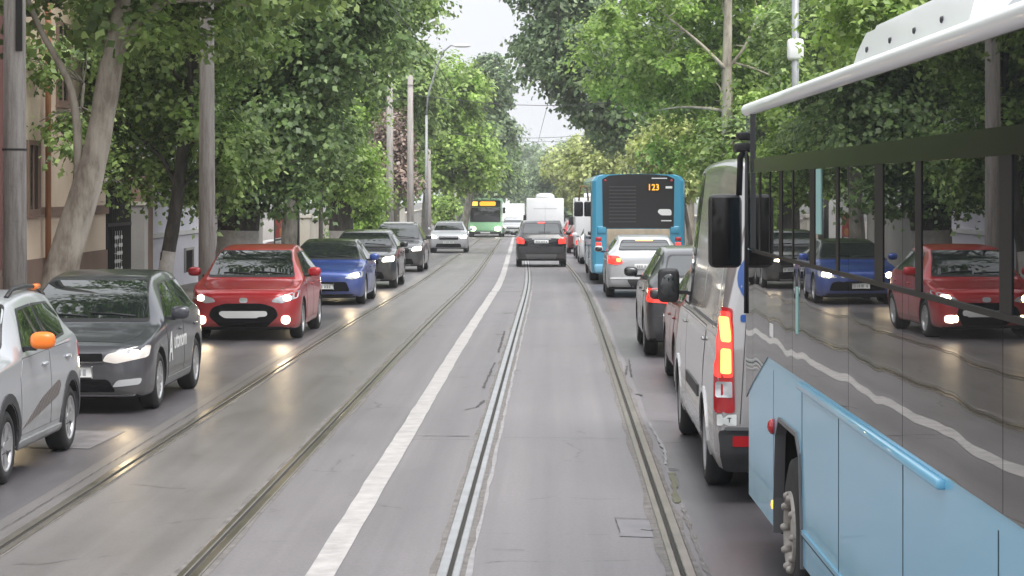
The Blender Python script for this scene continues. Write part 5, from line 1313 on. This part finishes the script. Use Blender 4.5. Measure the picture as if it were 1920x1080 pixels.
tree('full light green tree overhanging the street above the green bus', -7.3, 126, [(0, 0, 0), (0.1, 0, 3), (0.8, 0, 6), (1.4, 0, 9)], [0.26, 0.22, 0.17, 0.08],
     [(1.9, 0, 5.6, 2.3, 2.4, 2.4), (1.6, 0, 8.8, 2.0, 2.2, 2.0), (2.7, 0, 4.3, 1.5, 1.8, 1.1), (0.3, 0, 4.2, 1.6, 1.8, 1.4), (0.5, 0, 7.2, 1.8, 2, 1.8)], 480, 46, 0.26, 'light', 22, 'grey', 0.5)
tree('bright lime shrub beside the green bus', -7.45, 141, [(0, 0, 0), (0, 0, 2)], [0.06, 0.04], [(0.3, 0, 2.2, 0.9, 0.9, 0.9)], 50, 44, 0.24, 'light', 23, 'grey', 0.45, 0, (), 8, 'shrub', 'shrub')
tA = tree('tall slender dark tree rising behind the light green tree', -6.9, 167, [(0, 0, 0), (0.8, 0, 4), (2.2, 0, 12)], [0.3, 0.25, 0.1],
     [(2.2, 0, 11.0, 1.5, 1.6, 2.8), (2.3, 0, 7.6, 1.9, 2, 2.0), (2.0, 0, 4.8, 1.8, 2, 1.6)], 300, 40, 0.34, 'grey', 24, 'grey', 0.6)
tB = tree('dark tree further up the left side with boughs over the tram wires', -7.4, 205, [(0, 0, 0), (0.6, 0, 4), (2, 0, 9)], [0.3, 0.25, 0.1],
     [(2.0, 0, 8.0, 2.4, 2.4, 2.2), (2.6, 0, 5.0, 2.0, 2, 1.6), (0.8, 0, 4.6, 2.2, 2, 2.0)], 240, 36, 0.40, 'dark', 25, 'grey', 0.7)
# ------------------------------------------------------------------ trees on the right pavement
tree('tree with pale trunk and one long bare branch, right of the stopped blue bus', 5.03, 65, [(0, 0, 0), (0, 0, 3.5), (-0.04, 0, 5.6), (0.02, 0, 8.6)], [0.20, 0.18, 0.155, 0.10],
     [(-2.0, 2.2, 6.7, 2.5, 1.8, 2.4), (2.0, 1.8, 6.4, 1.9, 1.8, 2.3), (0, 2.4, 9.4, 3.4, 2.6, 1.8), (-0.6, 1.5, 3.7, 1.5, 1.0, 1.0), (-1.9, -0.2, 8.3, 1.3, 1.0, 0.7), (1.2, 0.4, 4.6, 1.0, 0.9, 0.9), (0.2, 2.2, 6.0, 1.6, 0.9, 1.6), (0.6, -0.6, 5.1, 0.7, 0.4, 0.4), (-0.9, -0.6, 6.2, 0.6, 0.4, 0.4), (0.5, -0.5, 7.6, 0.7, 0.5, 0.5)],
     430, 46, 0.23, 'light', 31, 'plane', 0.45, 0, [([(0, -0.05, 5.9), (-0.8, -0.2, 6.7), (-1.75, -0.3, 7.45)], 0.065, 0.03), ([(0, 0, 6.0), (0.5, 0, 6.6), (0.9, 0.2, 7.6)], 0.05, 0.03)], 30)
tree('big dark tree whose crown hangs over the tram track on the right', 5.2, 100, [(0, 0, 0), (-0.5, 0, 4), (-1.9, 0, 8), (-3.2, 0, 11)], [0.42, 0.34, 0.26, 0.1],
     [(-3.6, 0, 9.0, 3.3, 3.3, 2.4), (-4.4, 0, 11.8, 3.0, 2.8, 1.9), (-1.4, 0, 5.9, 2.2, 2.3, 1.7), (-3.0, 0, 6.6, 1.7, 1.6, 1.2), (-5.6, 0, 9.6, 1.3, 1.5, 0.9), (0.2, 0, 8.4, 2.8, 2.8, 2.6), (-0.6, 0, 4.4, 1.3, 1.4, 0.9)], 640, 46, 0.27, 'grey', 32, 'dark', 0.52)
tree('small yellow-green tree just above the roof of the stopped blue bus', 4.9, 79, [(0, 0, 0), (-0.3, 0, 2), (-0.9, 0, 3.8)], [0.09, 0.07, 0.04], [(-1.0, 0, 4.0, 1.25, 1.1, 0.9), (-0.6, 0, 3.0, 1.2, 1.0, 0.7), (-0.9, 0, 4.9, 0.7, 0.7, 0.5)], 110, 46, 0.22, 'yellow', 33, 'grey', 0.42, 0, (), 14)
tree('leafy low tree right of the blue bus, over the silver van', 5.5, 46, [(0, 0, 0), (-0.3, 0, 2), (-1.0, 0, 3.4)], [0.1, 0.08, 0.04], [(-1.3, 0, 3.3, 1.15, 1.0, 0.75), (-0.3, 0.3, 3.0, 1.0, 1.0, 0.8), (0.4, 0, 4.2, 1.0, 1.0, 0.9)], 130, 46, 0.18, 'mid', 34, 'grey', 0.38, 0, (), 16)
tree('light leafy tree above the roof of the near bus', 6.3, 36, [(0, 0, 0), (0, 0, 3), (-0.2, 0, 6)], [0.16, 0.14, 0.08], [(-0.9, 0, 5.3, 1.4, 1.5, 1.1), (0.4, 0, 6.8, 2.0, 2, 1.3), (-0.5, 0.4, 3.9, 1.2, 1.2, 0.7), (1.2, 0, 4.6, 1.4, 1.4, 1.2)], 230, 46, 0.19, 'light', 35, 'grey', 0.4)
tree('dense background tree behind the bare-branched tree', 9.2, 84, [(0, 0, 0), (0, 0, 4), (0, 0, 9)], [0.3, 0.26, 0.1], [(-1.0, 0, 7.5, 3.2, 3, 3.4), (-1.2, 0, 3.8, 3.2, 2.6, 2.0), (0.5, 0, 10.5, 3, 3, 1.8)], 420, 44, 0.28, 'dark', 36, 'dark', 0.55)
tree('dense background tree over the front of the near bus', 9.0, 58, [(0, 0, 0), (0, 0, 4), (0, 0, 8)], [0.28, 0.22, 0.1], [(-1.2, 0, 6.2, 2.6, 2.5, 2.6), (-1.8, 0, 3.6, 2.2, 2.2, 1.7), (0.2, 0, 9.0, 2.6, 2.4, 1.6)], 360, 44, 0.24, 'mid', 37, 'dark', 0.5)
tree('slender brown-stemmed tree just right of the stopped blue bus', 5.0, 83, [(0, 0, 0), (0.03, 0, 3), (0, 0, 6)], [0.17, 0.15, 0.1], [(0.6, 0.5, 6.2, 2.0, 1.8, 1.6), (0.8, 0.3, 4.3, 1.2, 1.2, 0.9)], 190, 42, 0.25, 'mid', 38, 'plane', 0.48)
tD = tree('olive green tree low in the distance left of the stopped blue bus', 4.0, 146, [(0, 0, 0), (-0.5, 0, 3), (-1, 0, 6)], [0.24, 0.2, 0.1], [(-1.3, 0, 4.9, 2.2, 2.3, 2.0), (-0.5, 0, 3.2, 1.8, 2, 1.3), (-0.2, 0, 6.6, 2.0, 2, 1.5)], 260, 40, 0.30, 'yellow', 39, 'grey', 0.55)
tE = tree('olive tree further up the right side, below the hanging dark crown', 3.3, 186, [(0, 0, 0), (-0.6, 0, 3), (-1.2, 0, 7)], [0.28, 0.22, 0.1], [(-1.6, 0, 5.6, 2.6, 2.6, 2.4), (-0.6, 0, 3.6, 2.3, 2.4, 1.7), (0.6, 0, 7.0, 2.4, 2.4, 2.0)], 260, 38, 0.36, 'yellow', 40, 'grey', 0.62)
# repeats: backs of the rows, far ends of the street and the row beside the camera
def again(src, x, y, s, rz, label, group):
    t = copy_tree(src); t.location = (x, y, g(y)+0.1); t.rotation_euler = (0, 0, rz); t.scale = (s, s, s)
    t['label'] = label; t['group'] = group; return t
GF = 'trees closing the far end of the street'
tF = tree('bluish grey tree in the middle of the far end of the street', -5.3, 330, [(0, 0, 0), (0, 0, 4), (0, 0, 8)], [0.3, 0.25, 0.1], [(0, 0, 5.5, 3.4, 3.4, 3.0), (0.5, 0, 3.0, 3.2, 3, 2.0)], 200, 34, 0.5, 'grey', 41, 'grey', 0.8, group=GF)
for x, y, s, rz, lab in ((-9.5, 250, 1.15, 0.6, 'far roadside tree on the left, behind the dark overhanging one'), (-10.5, 300, 1.2, 2.2, 'far roadside tree at the left end of the row'), (1.6, 235, 1.1, 3.0, 'far roadside tree on the right, above the distant queue'),
                         (0.2, 285, 1.15, 1.1, 'far roadside tree at the right end of the row'), (-8.5, 372, 1.25, 0.3, 'hazy tree filling the end of the street on the left'), (-3.0, 392, 1.35, 2.6, 'hazy tree filling the end of the street on the right'), (-6.0, 420, 1.75, 4.0, 'tallest hazy tree at the very end of the street'),
                         (-13, 405, 1.6, 5.0, 'hazy tree left of the end of the street'), (4.5, 400, 1.7, 0.9, 'hazy tree right of the end of the street')):
    again(tF, x, y, s, rz, lab, GF)
GB = 'trees in the gardens behind the street'
tG = tree('garden tree filling the gap behind the beige house roof', -13.5, 62, [(0, 0, 0), (0, 0, 4), (0, 0, 9)], [0.3, 0.25, 0.1], [(0, 0, 8.0, 3.6, 3.6, 3.0), (0.5, 0, 5.0, 3.2, 3.2, 2.0)], 360, 44, 0.27, 'dark', 42, 'dark', 0.55, group=GB)
for x, y, s, rz, lab in ((-13.0, 92, 1.0, 1.2, 'garden tree behind the whitewashed trunk'), (-11.8, 118, 0.95, 2.5, 'garden tree behind the concrete poles'), (-12.0, 150, 1.1, 0.4, 'garden tree behind the light green tree'),
                         (10.5, 112, 1.0, 3.3, 'garden tree behind the big dark tree on the right'), (9.5, 135, 1.0, 0.2, 'garden tree behind the olive trees on the right'), (-12.5, 190, 1.1, 1.9, 'garden tree far on the left'), (8.0, 180, 1.0, 2.9, 'garden tree far on the right'),
                         (12.0, 70, 1.05, 5.1, 'garden tree right of the bare-branched tree')):
    again(tG, x, y, s, rz, lab, GB)
GN = 'street trees beside and behind the camera'
tN = tree('roadside tree beside the camera, seen only in reflections', -7.6, 21, [(0, 0, 0), (0.3, 0, 4), (1.2, 0, 8)], [0.25, 0.2, 0.1], [(2.4, 3.2, 8.2, 2.8, 4.0, 1.3), (0.2, 0, 8.0, 2.6, 3, 1.6)], 230, 40, 0.22, 'mid', 43, 'plane', 0.5, group=GN)
for x, y, s, rz in ((-7.8, 4, 1.05, 0.3), (-7.6, -12, 1.0, -0.2), (8.4, -8, 1.0, PI)):
    again(tN, x, y, s, rz, 'roadside tree beside the camera, seen only in reflections', GN)

# ------------------------------------------------------------------ poles, lamps, wires
def pole(label, x, y, h, r0, r1, name='concrete_pole', m='concrete', bands=()):
    t = thing(name, label, 'pole', (x, y, g(y)+0.12))
    MB().tube([(0, 0, -0.1), (0, 0, h*0.5), (0, 0, h)], [r0, (r0+r1)/2, r1], 16).obj('shaft', M[m], t)
    for z in bands:
        MB().lathe([(z-0.012, r0*0.93), (z-0.012, r0*1.0), (z+0.012, r0*1.0), (z+0.012, r0*0.93)], 16, 'z').obj('band', M['iron'], t)
    return t
p1 = pole('nearest thick concrete pole at the left edge with a thin metal band', -6.75, 28, 8.5, 0.158, 0.12, bands=(2.78,))
pole('concrete pole between the slim dark tree and the red hatchback', -6.52, 42, 8.5, 0.165, 0.115, bands=(5.2,))
pole('left one of the two tall concrete poles behind the dark SUV', -6.40, 87, 8.2, 0.155, 0.11, bands=(6.9,))
pole('right one of the two tall concrete poles, standing clear of the leaves', -6.12, 95, 7.6, 0.155, 0.115, bands=(7.2,))
pole('short grey post under the leaves behind the silver oncoming hatchback', -6.75, 120, 6.0, 0.15, 0.11)
pole('grey post next to the rear of the green bus', -6.75, 152, 5.0, 0.15, 0.12)
pole('slim white post among the leaves above the near bus', 5.05, 47, 7.5, 0.085, 0.07, 'signal_post', 'galv')
MB().bevbox(-0.17, 0.17, -0.12, 0.12, 5.05, 5.5, 0.06).obj('transformer_box', M['white'], bpy.data.objects['signal_post'])
MB().box(0.05, 0.13, -0.165, -0.13, 4.0, 5.1).obj('slot', M['iron'], p1)
def lamp(label, x, y, h, reach):
    t = thing('street_lamp', label, 'street lamp', (x, y, g(y)+0.12))
    MB().tube([(0, 0, 0), (0, 0, h*0.66)], [0.085, 0.065], 12).obj('post', M['galv'], t)
    MB().tube([(0, 0, h*0.66), (0.06, 0, h*0.75), (reach*0.30, 0, h*0.88), (reach*0.55, 0, h*0.97), (reach*0.8, 0, h), (reach, 0, h)], [0.04]*6, 10).obj('arm', M['galv'], t)
    MB().ball((reach+0.25, 0, h-0.01), (0.42, 0.16, 0.09), 0, 14, 8, 0.8).obj('lamp_head', M['white'], t)
lamp('street lamp with curved arm over the oncoming lane, right of the concrete poles', -5.95, 104, 9.55, 1.4)
lamp('smaller distant street lamp among the far left trees', -6.7-1.2, 205, 10.3, 2.4)
def wire(name, label, pts, r=0.012, group=None):
    mb = MB().tube(pts, r, 5, smooth=False); return tag(mb.obj(name, M['wire']), label, 'wire', group)
for xc, lab in ((0.07, 'tram contact wire above the right track'), (-2.98, 'tram contact wire above the left track')):
    wire('contact_wire', lab, [(c(y)+xc+0.02*math.sin(y*0.05), y, g(y)+5.75) for y in range(-20, 330, 10)], 0.010, 'tram contact wires')
for (x0, z0_, x1, z1, y, lab) in ((-6.52, 7.3, 5.05, 7.2, 44.5, 'span wire above the slim dark tree'), (-6.12, 6.9, 5.4, 7.0, 95, 'span wire from the right tall concrete pole'), (-6.9, 7.2, 4.0, 7.0, 150, 'span wire in the gap of sky'), (-6.8, 6.2, 4.6, 6.4, 118, 'lower span wire below the dark crown')):
    wire('span_wire', lab, [(x0+(x1-x0)*i/8, y+0.3*i, g(y)+z0_+(z1-z0_)*i/8-0.45*math.sin(PI*i/8)) for i in range(9)], 0.013, 'span wires across the street')

# ------------------------------------------------------------------ houses, walls and gates on the left
def plaster(name, a, b_, s=0.8): return mat(name, a, 0.9, col2=b_, scale=s, bump=0.25, bscale=30)
M['beige'] = plaster('beige_plaster', (0.60, 0.475, 0.365), (0.70, 0.57, 0.445))
M['brownp'] = plaster('brown_plinth', (0.17, 0.11, 0.085), (0.23, 0.155, 0.12))
M['pinkp'] = plaster('dark_red_plaster', (0.13, 0.05, 0.045), (0.20, 0.085, 0.075))
M['lav'] = plaster('pale_lavender_plaster', (0.55, 0.53, 0.60), (0.66, 0.64, 0.70))
M['creamp'] = plaster('cream_stone', (0.46, 0.425, 0.37), (0.60, 0.56, 0.49))
M['greyp'] = plaster('grey_stone', (0.32, 0.305, 0.29), (0.44, 0.42, 0.40))
M['whitew'] = plaster('white_plaster', (0.55, 0.54, 0.53), (0.68, 0.67, 0.66))
M['roof'] = mat('brown_roof_tiles', (0.12, 0.07, 0.05), 0.85, var=0.35, scale=4)
M['wglass'] = mat('house_window_glass', (0.015, 0.018, 0.02), 0.06, spec=0.7)
M['redb'] = mat('red_banner', (0.50, 0.03, 0.025), 0.5)
XF = -9.4
def window(parent, y0, y1, z0, z1, fm, x=XF):
    f = MB()
    f.box(x-0.02, x+0.05, y0-0.09, y0, z0-0.09, z1+0.09).box(x-0.02, x+0.05, y1, y1+0.09, z0-0.09, z1+0.09)
    f.box(x-0.02, x+0.048, y0, y1, z0-0.09, z0).box(x-0.02, x+0.048, y0, y1, z1, z1+0.09).box(x-0.02, x+0.03, (y0+y1)/2-0.025, (y0+y1)/2+0.025, z0, z1)
    w_ = f.obj('window', fm, parent)
    MB().box(x-0.02, x+0.012, y0, y1, z0, z1).obj('pane', M['wglass'], w_)
    MB().box(x, x+0.11, y0-0.12, y1+0.12, z0-0.15, z0-0.092).obj('sill', fm, w_)
def house(label, y0, y1, H, wall, plinth, ph, trim, wins, roof=True):
    gz = g((y0+y1)/2)+0.13
    t = thing('house', label, 'house', (0, 0, gz))
    MB().box(XF-9, XF, y0, y1, ph, H).obj('wall', wall, t)
    MB().box(XF-9, XF+0.04, y0, y1, -0.3, ph-0.003).obj('plinth', plinth, t)
    mb = MB().box(XF-9.2, XF+0.18, y0-0.1, y1+0.1, H+0.002, H+0.2).box(XF+0.002, XF+0.09, y0, y1, H-0.25, H); mb.obj('cornice', trim, t)
    if roof: MB().prism([(XF+0.4, H+0.2), (XF-4.5, H+2.6), (XF-9.4, H+0.2)], y0-0.2, y1+0.2, 'y').obj('roof', M['roof'], t)
    for (a, b, z0, z1) in wins: window(t, a, b, z0, z1, trim)
    return t
house('dark red plastered house at the left edge, mostly behind the nearest pole', 20, 39.4, 6.2, M['pinkp'], M['brownp'], 0.9, M['brownp'], [(24, 25.2, 1.9, 3.6), (28, 29.2, 1.9, 3.6), (32, 33.2, 1.9, 3.6), (36, 37.2, 1.9, 3.6)])
hb = house('beige house with brown plinth behind the leaning plane tree', 39.7, 46.9, 7.2, M['beige'], M['brownp'], 1.05, M['brownp'], [(39.95, 40.7, 1.95, 3.1), (42.3, 43.2, 4.0, 5.4), (44.6, 45.6, 4.0, 5.4)])
MB().box(XF+0.003, XF+0.07, 40.95, 46.9, 1.80, 1.98).obj('string_course', M['brownp'], hb)
MB().tube([(XF+0.12, 41.05, 0.0), (XF+0.12, 41.05, 6.9)], 0.055, 8).obj('downpipe', mat('rust_orange_pipe', (0.32, 0.14, 0.06), 0.6), hb)
hl = house('pale lavender house with two small basement windows behind the slim dark tree', 51.9, 60.5, 4.6, M['lav'], M['lav'], 1.25, M['whitew'], [(53.4, 54.6, 2.5, 4.0), (57.0, 58.2, 2.5, 4.0)])
MB().box(XF+0.003, XF+0.10, 51.9, 60.5, 1.27, 1.38).obj('string_course', M['whitew'], hl)
MB().box(XF+0.003, XF+0.09, 51.9, 60.5, 2.22, 2.30).obj('sill_course', M['whitew'], hl)
for a_, b_, z0, z1 in ((53.2, 54.3, 0.30, 0.86), (56.6, 57.8, 0.30, 0.86)):
    f = MB().box(XF+0.041, XF+0.10, a_-0.06, b_+0.06, z1, z1+0.06).box(XF+0.041, XF+0.09, a_-0.06, a_, z0, z1).box(XF+0.041, XF+0.09, b_, b_+0.06, z0, z1).obj('window', M['greyp'], hl)
    MB().box(XF-0.02, XF+0.045, a_, b_, z0, z1).obj('pane', M['grilleb'], f)  # black panel paints the shadow inside the basement opening
# iron gate between the beige and lavender houses
gt = thing('iron_gate', 'tall dark iron gate with white lattice behind its lower half, between two houses', 'gate', (XF, 48.3, g(48)+0.13))
mb = MB()
for i in range(12): mb.box(-0.02, 0.02, -1.3+i*0.235, -1.275+i*0.235, 0.05, 2.5)
mb.box(-0.03, 0.03, -1.35, 1.3, 2.42, 2.5).box(-0.03, 0.03, -1.35, 1.3, 1.55, 1.62).box(-0.03, 0.03, -1.35, 1.3, 0.05, 0.12); mb.obj('bars', M['iron'], gt)
mb = MB().box(-0.08, -0.05, -1.35, 1.3, 0.05, 2.45); mb.obj('backing_sheet', M['iron'], gt)
mb = MB()
for i in range(4):
    for j in range(7):
        if (i*3+j*5) % 4 != 0: mb.box(0.022, 0.034, -0.55+i*0.22, -0.42+i*0.22, 0.25+j*0.17, 0.33+j*0.17)
for i in range(4): mb.box(0.021, 0.028, -0.49+i*0.22, -0.475+i*0.22, 0.2, 1.45)
for j in range(7): mb.box(0.021, 0.027, -0.6, 0.3, 0.285+j*0.17, 0.295+j*0.17)
mb.obj('lattice', M['whitew'], gt)
gp = thing('gate_pillar', 'dark brown gate pillar left of the lavender house', 'pillar', (XF, 51.2, g(51)+0.13))
MB().box(-0.5, 0.12, -0.55, 0.55, -0.1, 3.0).obj('shaft', M['brownp'], gp); MB().box(-0.56, 0.18, -0.6, 0.6, 3.0, 3.12).obj('cap', M['creamp'], gp)
gp = thing('gate_pillar', 'grey concrete gate pillar right of the iron gate', 'pillar', (XF+0.2, 49.9, g(50)+0.13))
MB().box(-0.3, 0.1, -0.22, 0.22, -0.1, 2.0).obj('shaft', M['greyp'], gp); MB().box(-0.34, 0.14, -0.25, 0.25, 2.0, 2.08).obj('cap', M['creamp'], gp)
def gwall(label, y0, y1, h, m, cap, x=XF, name='garden_wall', th=0.3):
    t = thing(name, label, 'wall', (x+c((y0+y1)/2), (y0+y1)/2, g((y0+y1)/2)+0.13), turn((y0+y1)/2))
    l = (y1-y0)/2
    MB().box(-th, 0, -l, l, -0.4, h).obj('wall', m, t); MB().box(-th-0.05, 0.06, -l, l, h, h+0.08).obj('coping', cap, t)
    return t
gwall('grey garden wall behind the broad ivy-clad trunk', 61, 73.8, 1.9, M['greyp'], M['creamp'])
gwall('low pale wall under the red banner', 74, 79, 0.75, M['creamp'], M['whitew'])
bn = thing('banner', 'red banner with an orange blot on a frame above the low pale wall', 'banner', (XF+0.1, 75.6, g(75)+0.13))
MB().bevbox(-0.03, 0.03, -1.2, 1.2, 0.95, 1.75, 0.015).obj('panel', M['redb'], bn); MB().ball((0.03, 0.3, 1.12), (0.02, 0.5, 0.14)).obj('blot', M['orange'], bn)
mb = MB().box(-0.02, 0.02, -1.25, -1.2, -0.1, 1.8).box(-0.02, 0.02, 1.2, 1.25, -0.1, 1.8).box(-0.015, 0.015, -1.22, 1.22, 0.86, 0.92); mb.obj('frame', M['iron'], bn)
def pillar(label, y, h, wd, m, x=XF):
    t = thing('gate_pillar', label, 'pillar', (x+c(y), y, g(y)+0.13), 0, 'gate pillars along the left pavement')
    MB().box(-wd/2, wd/2, -wd*0.8, wd*0.8, -0.3, h).obj('shaft', m, t); MB().box(-wd/2-0.06, wd/2+0.06, -wd*0.8-0.06, wd*0.8+0.06, h, h+0.12).obj('cap', M['creamp'], t)
pillar('tall white gate pillar right of the red banner', 79.4, 3.0, 0.34, M['whitew']); pillar('second tall white gate pillar, next to a dark post', 82.6, 3.0, 0.34, M['whitew'])
pole('thin dark post between the two white gate pillars', XF+0.05, 81.2, 2.9, 0.11, 0.10, 'post', 'iron')
pillar('broad cream stone pillar with a cap, left of the whitewashed tree', 87.5, 1.6, 0.62, M['creamp']); pillar('cream stone pillar right of the whitewashed tree', 112, 2.3, 0.7, M['creamp']); pillar('cream stone pillar behind the concrete poles', 124, 2.2, 0.6, M['creamp'])
gwall('beige boundary wall between the stone pillars', 83.2, 111, 1.5, M['creamp'], M['greyp'], XF-0.3)
gwall('long pale boundary wall behind the silver oncoming hatchback', 113, 165, 1.9, M['creamp'], M['greyp'], XF)
gwall('far grey boundary wall beside the green bus', 166, 240, 2.0, M['greyp'], M['creamp'], XF)
gwall('brown garden wall behind the right row of trees', 14, 100, 2.2, M['brownp'], M['greyp'], 8.6)
gwall('grey garden wall further up on the right', 101, 230, 2.1, M['greyp'], M['creamp'], 7.8)

# ------------------------------------------------------------------ sky, sun, camera
W = bpy.data.worlds.new('World'); SC.world = W; W.use_nodes = True
nt = W.node_tree; bg = nt.nodes['Background']
sky = nt.nodes.new('ShaderNodeTexSky'); sky.sky_type = 'NISHITA'; sky.sun_disc = False
EL, AZ = math.radians(58), math.radians(150)
sky.sun_elevation = EL; sky.sun_rotation = AZ; sky.dust_density = 6.0; sky.air_density = 1.0; sky.ozone_density = 1.0
tc = nt.nodes.new('ShaderNodeTexCoord')
mp = nt.nodes.new('ShaderNodeMapping'); mp.inputs['Scale'].default_value = (1, 1, 2.2)
nz = nt.nodes.new('ShaderNodeTexNoise'); nz.inputs['Scale'].default_value = 2.2; nz.inputs['Detail'].default_value = 5
nt.links.new(tc.outputs['Generated'], mp.inputs[0]); nt.links.new(mp.outputs[0], nz.inputs['Vector'])
hs = nt.nodes.new('ShaderNodeHueSaturation'); hs.inputs['Saturation'].default_value = 0.22
nt.links.new(sky.outputs[0], hs.inputs['Color'])
cl_ = ramp(nt, [(0.3, (11.2, 11.5, 12.2)), (0.7, (14.6, 14.9, 15.4))])           # an even deck of cloud over the sky
nt.links.new(nz.outputs['Fac'], cl_.inputs[0])
mx = nt.nodes.new('ShaderNodeMix'); mx.data_type = 'RGBA'; mx.inputs[0].default_value = 0.8
nt.links.new(hs.outputs[0], mx.inputs[6]); nt.links.new(cl_.outputs[0], mx.inputs[7])
sz = nt.nodes.new('ShaderNodeSeparateXYZ'); nt.links.new(tc.outputs['Generated'], sz.inputs[0])
mr = nt.nodes.new('ShaderNodeMapRange'); mr.inputs['To Min'].default_value = 0.47; mr.inputs['To Max'].default_value = 1.05      # overcast deck: brightest overhead
nt.links.new(sz.outputs['Z'], mr.inputs['Value'])
mv = nt.nodes.new('ShaderNodeVectorMath'); mv.operation = 'SCALE'; nt.links.new(mx.outputs[2], mv.inputs[0]); nt.links.new(mr.outputs[0], mv.inputs['Scale'])
nt.links.new(mv.outputs[0], bg.inputs['Color']); bg.inputs['Strength'].default_value = 0.10
sd = bpy.data.lights.new('sun', 'SUN'); sd.energy = 1.5; sd.angle = math.radians(35); sd.color = (1.0, 0.97, 0.92)
so = bpy.data.objects.new('sun', sd); COL.objects.link(so)
# sky rotation is measured from +Y towards +X
dv = Vector((math.sin(AZ)*math.cos(EL), math.cos(AZ)*math.cos(EL), math.sin(EL)))
so.rotation_euler = dv.to_track_quat('Z', 'Y').to_euler(); so.location = (0, 0, 40)

cd = bpy.data.cameras.new('camera'); cam = bpy.data.objects.new('camera', cd); COL.objects.link(cam); SC.camera = cam
cam.location = (0, 0, 2.4); cam.rotation_euler = (PI/2, 0, 0)
cd.sensor_width = 36; cd.lens = F/1920*36
cd.shift_x = -(1040-960)/1920; cd.shift_y = -(540-355)/1920
cd.clip_start = 0.2; cd.clip_end = 3000

SC.view_settings.view_transform = 'Standard'; SC.view_settings.look = 'None'; SC.view_settings.gamma = 1.0
SC.view_settings.exposure = 0.88
SC.render.engine = 'CYCLES'
cy = SC.cycles
cy.max_bounces = 9; cy.diffuse_bounces = 5; cy.glossy_bounces = 4; cy.transmission_bounces = 6; cy.transparent_max_bounces = 4
cy.use_denoising = True; cy.sample_clamp_indirect = 6.0; cy.blur_glossy = 0.0; SC.render.filter_size = 1.7

# ------------------------------------------------------------------ damp air
m = bpy.data.materials.new('pale_haze'); m.use_nodes = True; nt = m.node_tree
nt.nodes.remove(nt.nodes['Principled BSDF'])
pv = nt.nodes.new('ShaderNodeVolumePrincipled'); pv.inputs['Color'].default_value = (0.93, 0.95, 0.98, 1); pv.inputs['Density'].default_value = 0.00045; pv.inputs['Anisotropy'].default_value = 0.2
nt.links.new(pv.outputs[0], nt.nodes['Material Output'].inputs['Volume'])
tag(MB().box(-170, 170, -65, 1010, -6.0, 24).obj('haze', m), kind='stuff')
cy.volume_bounces = 1
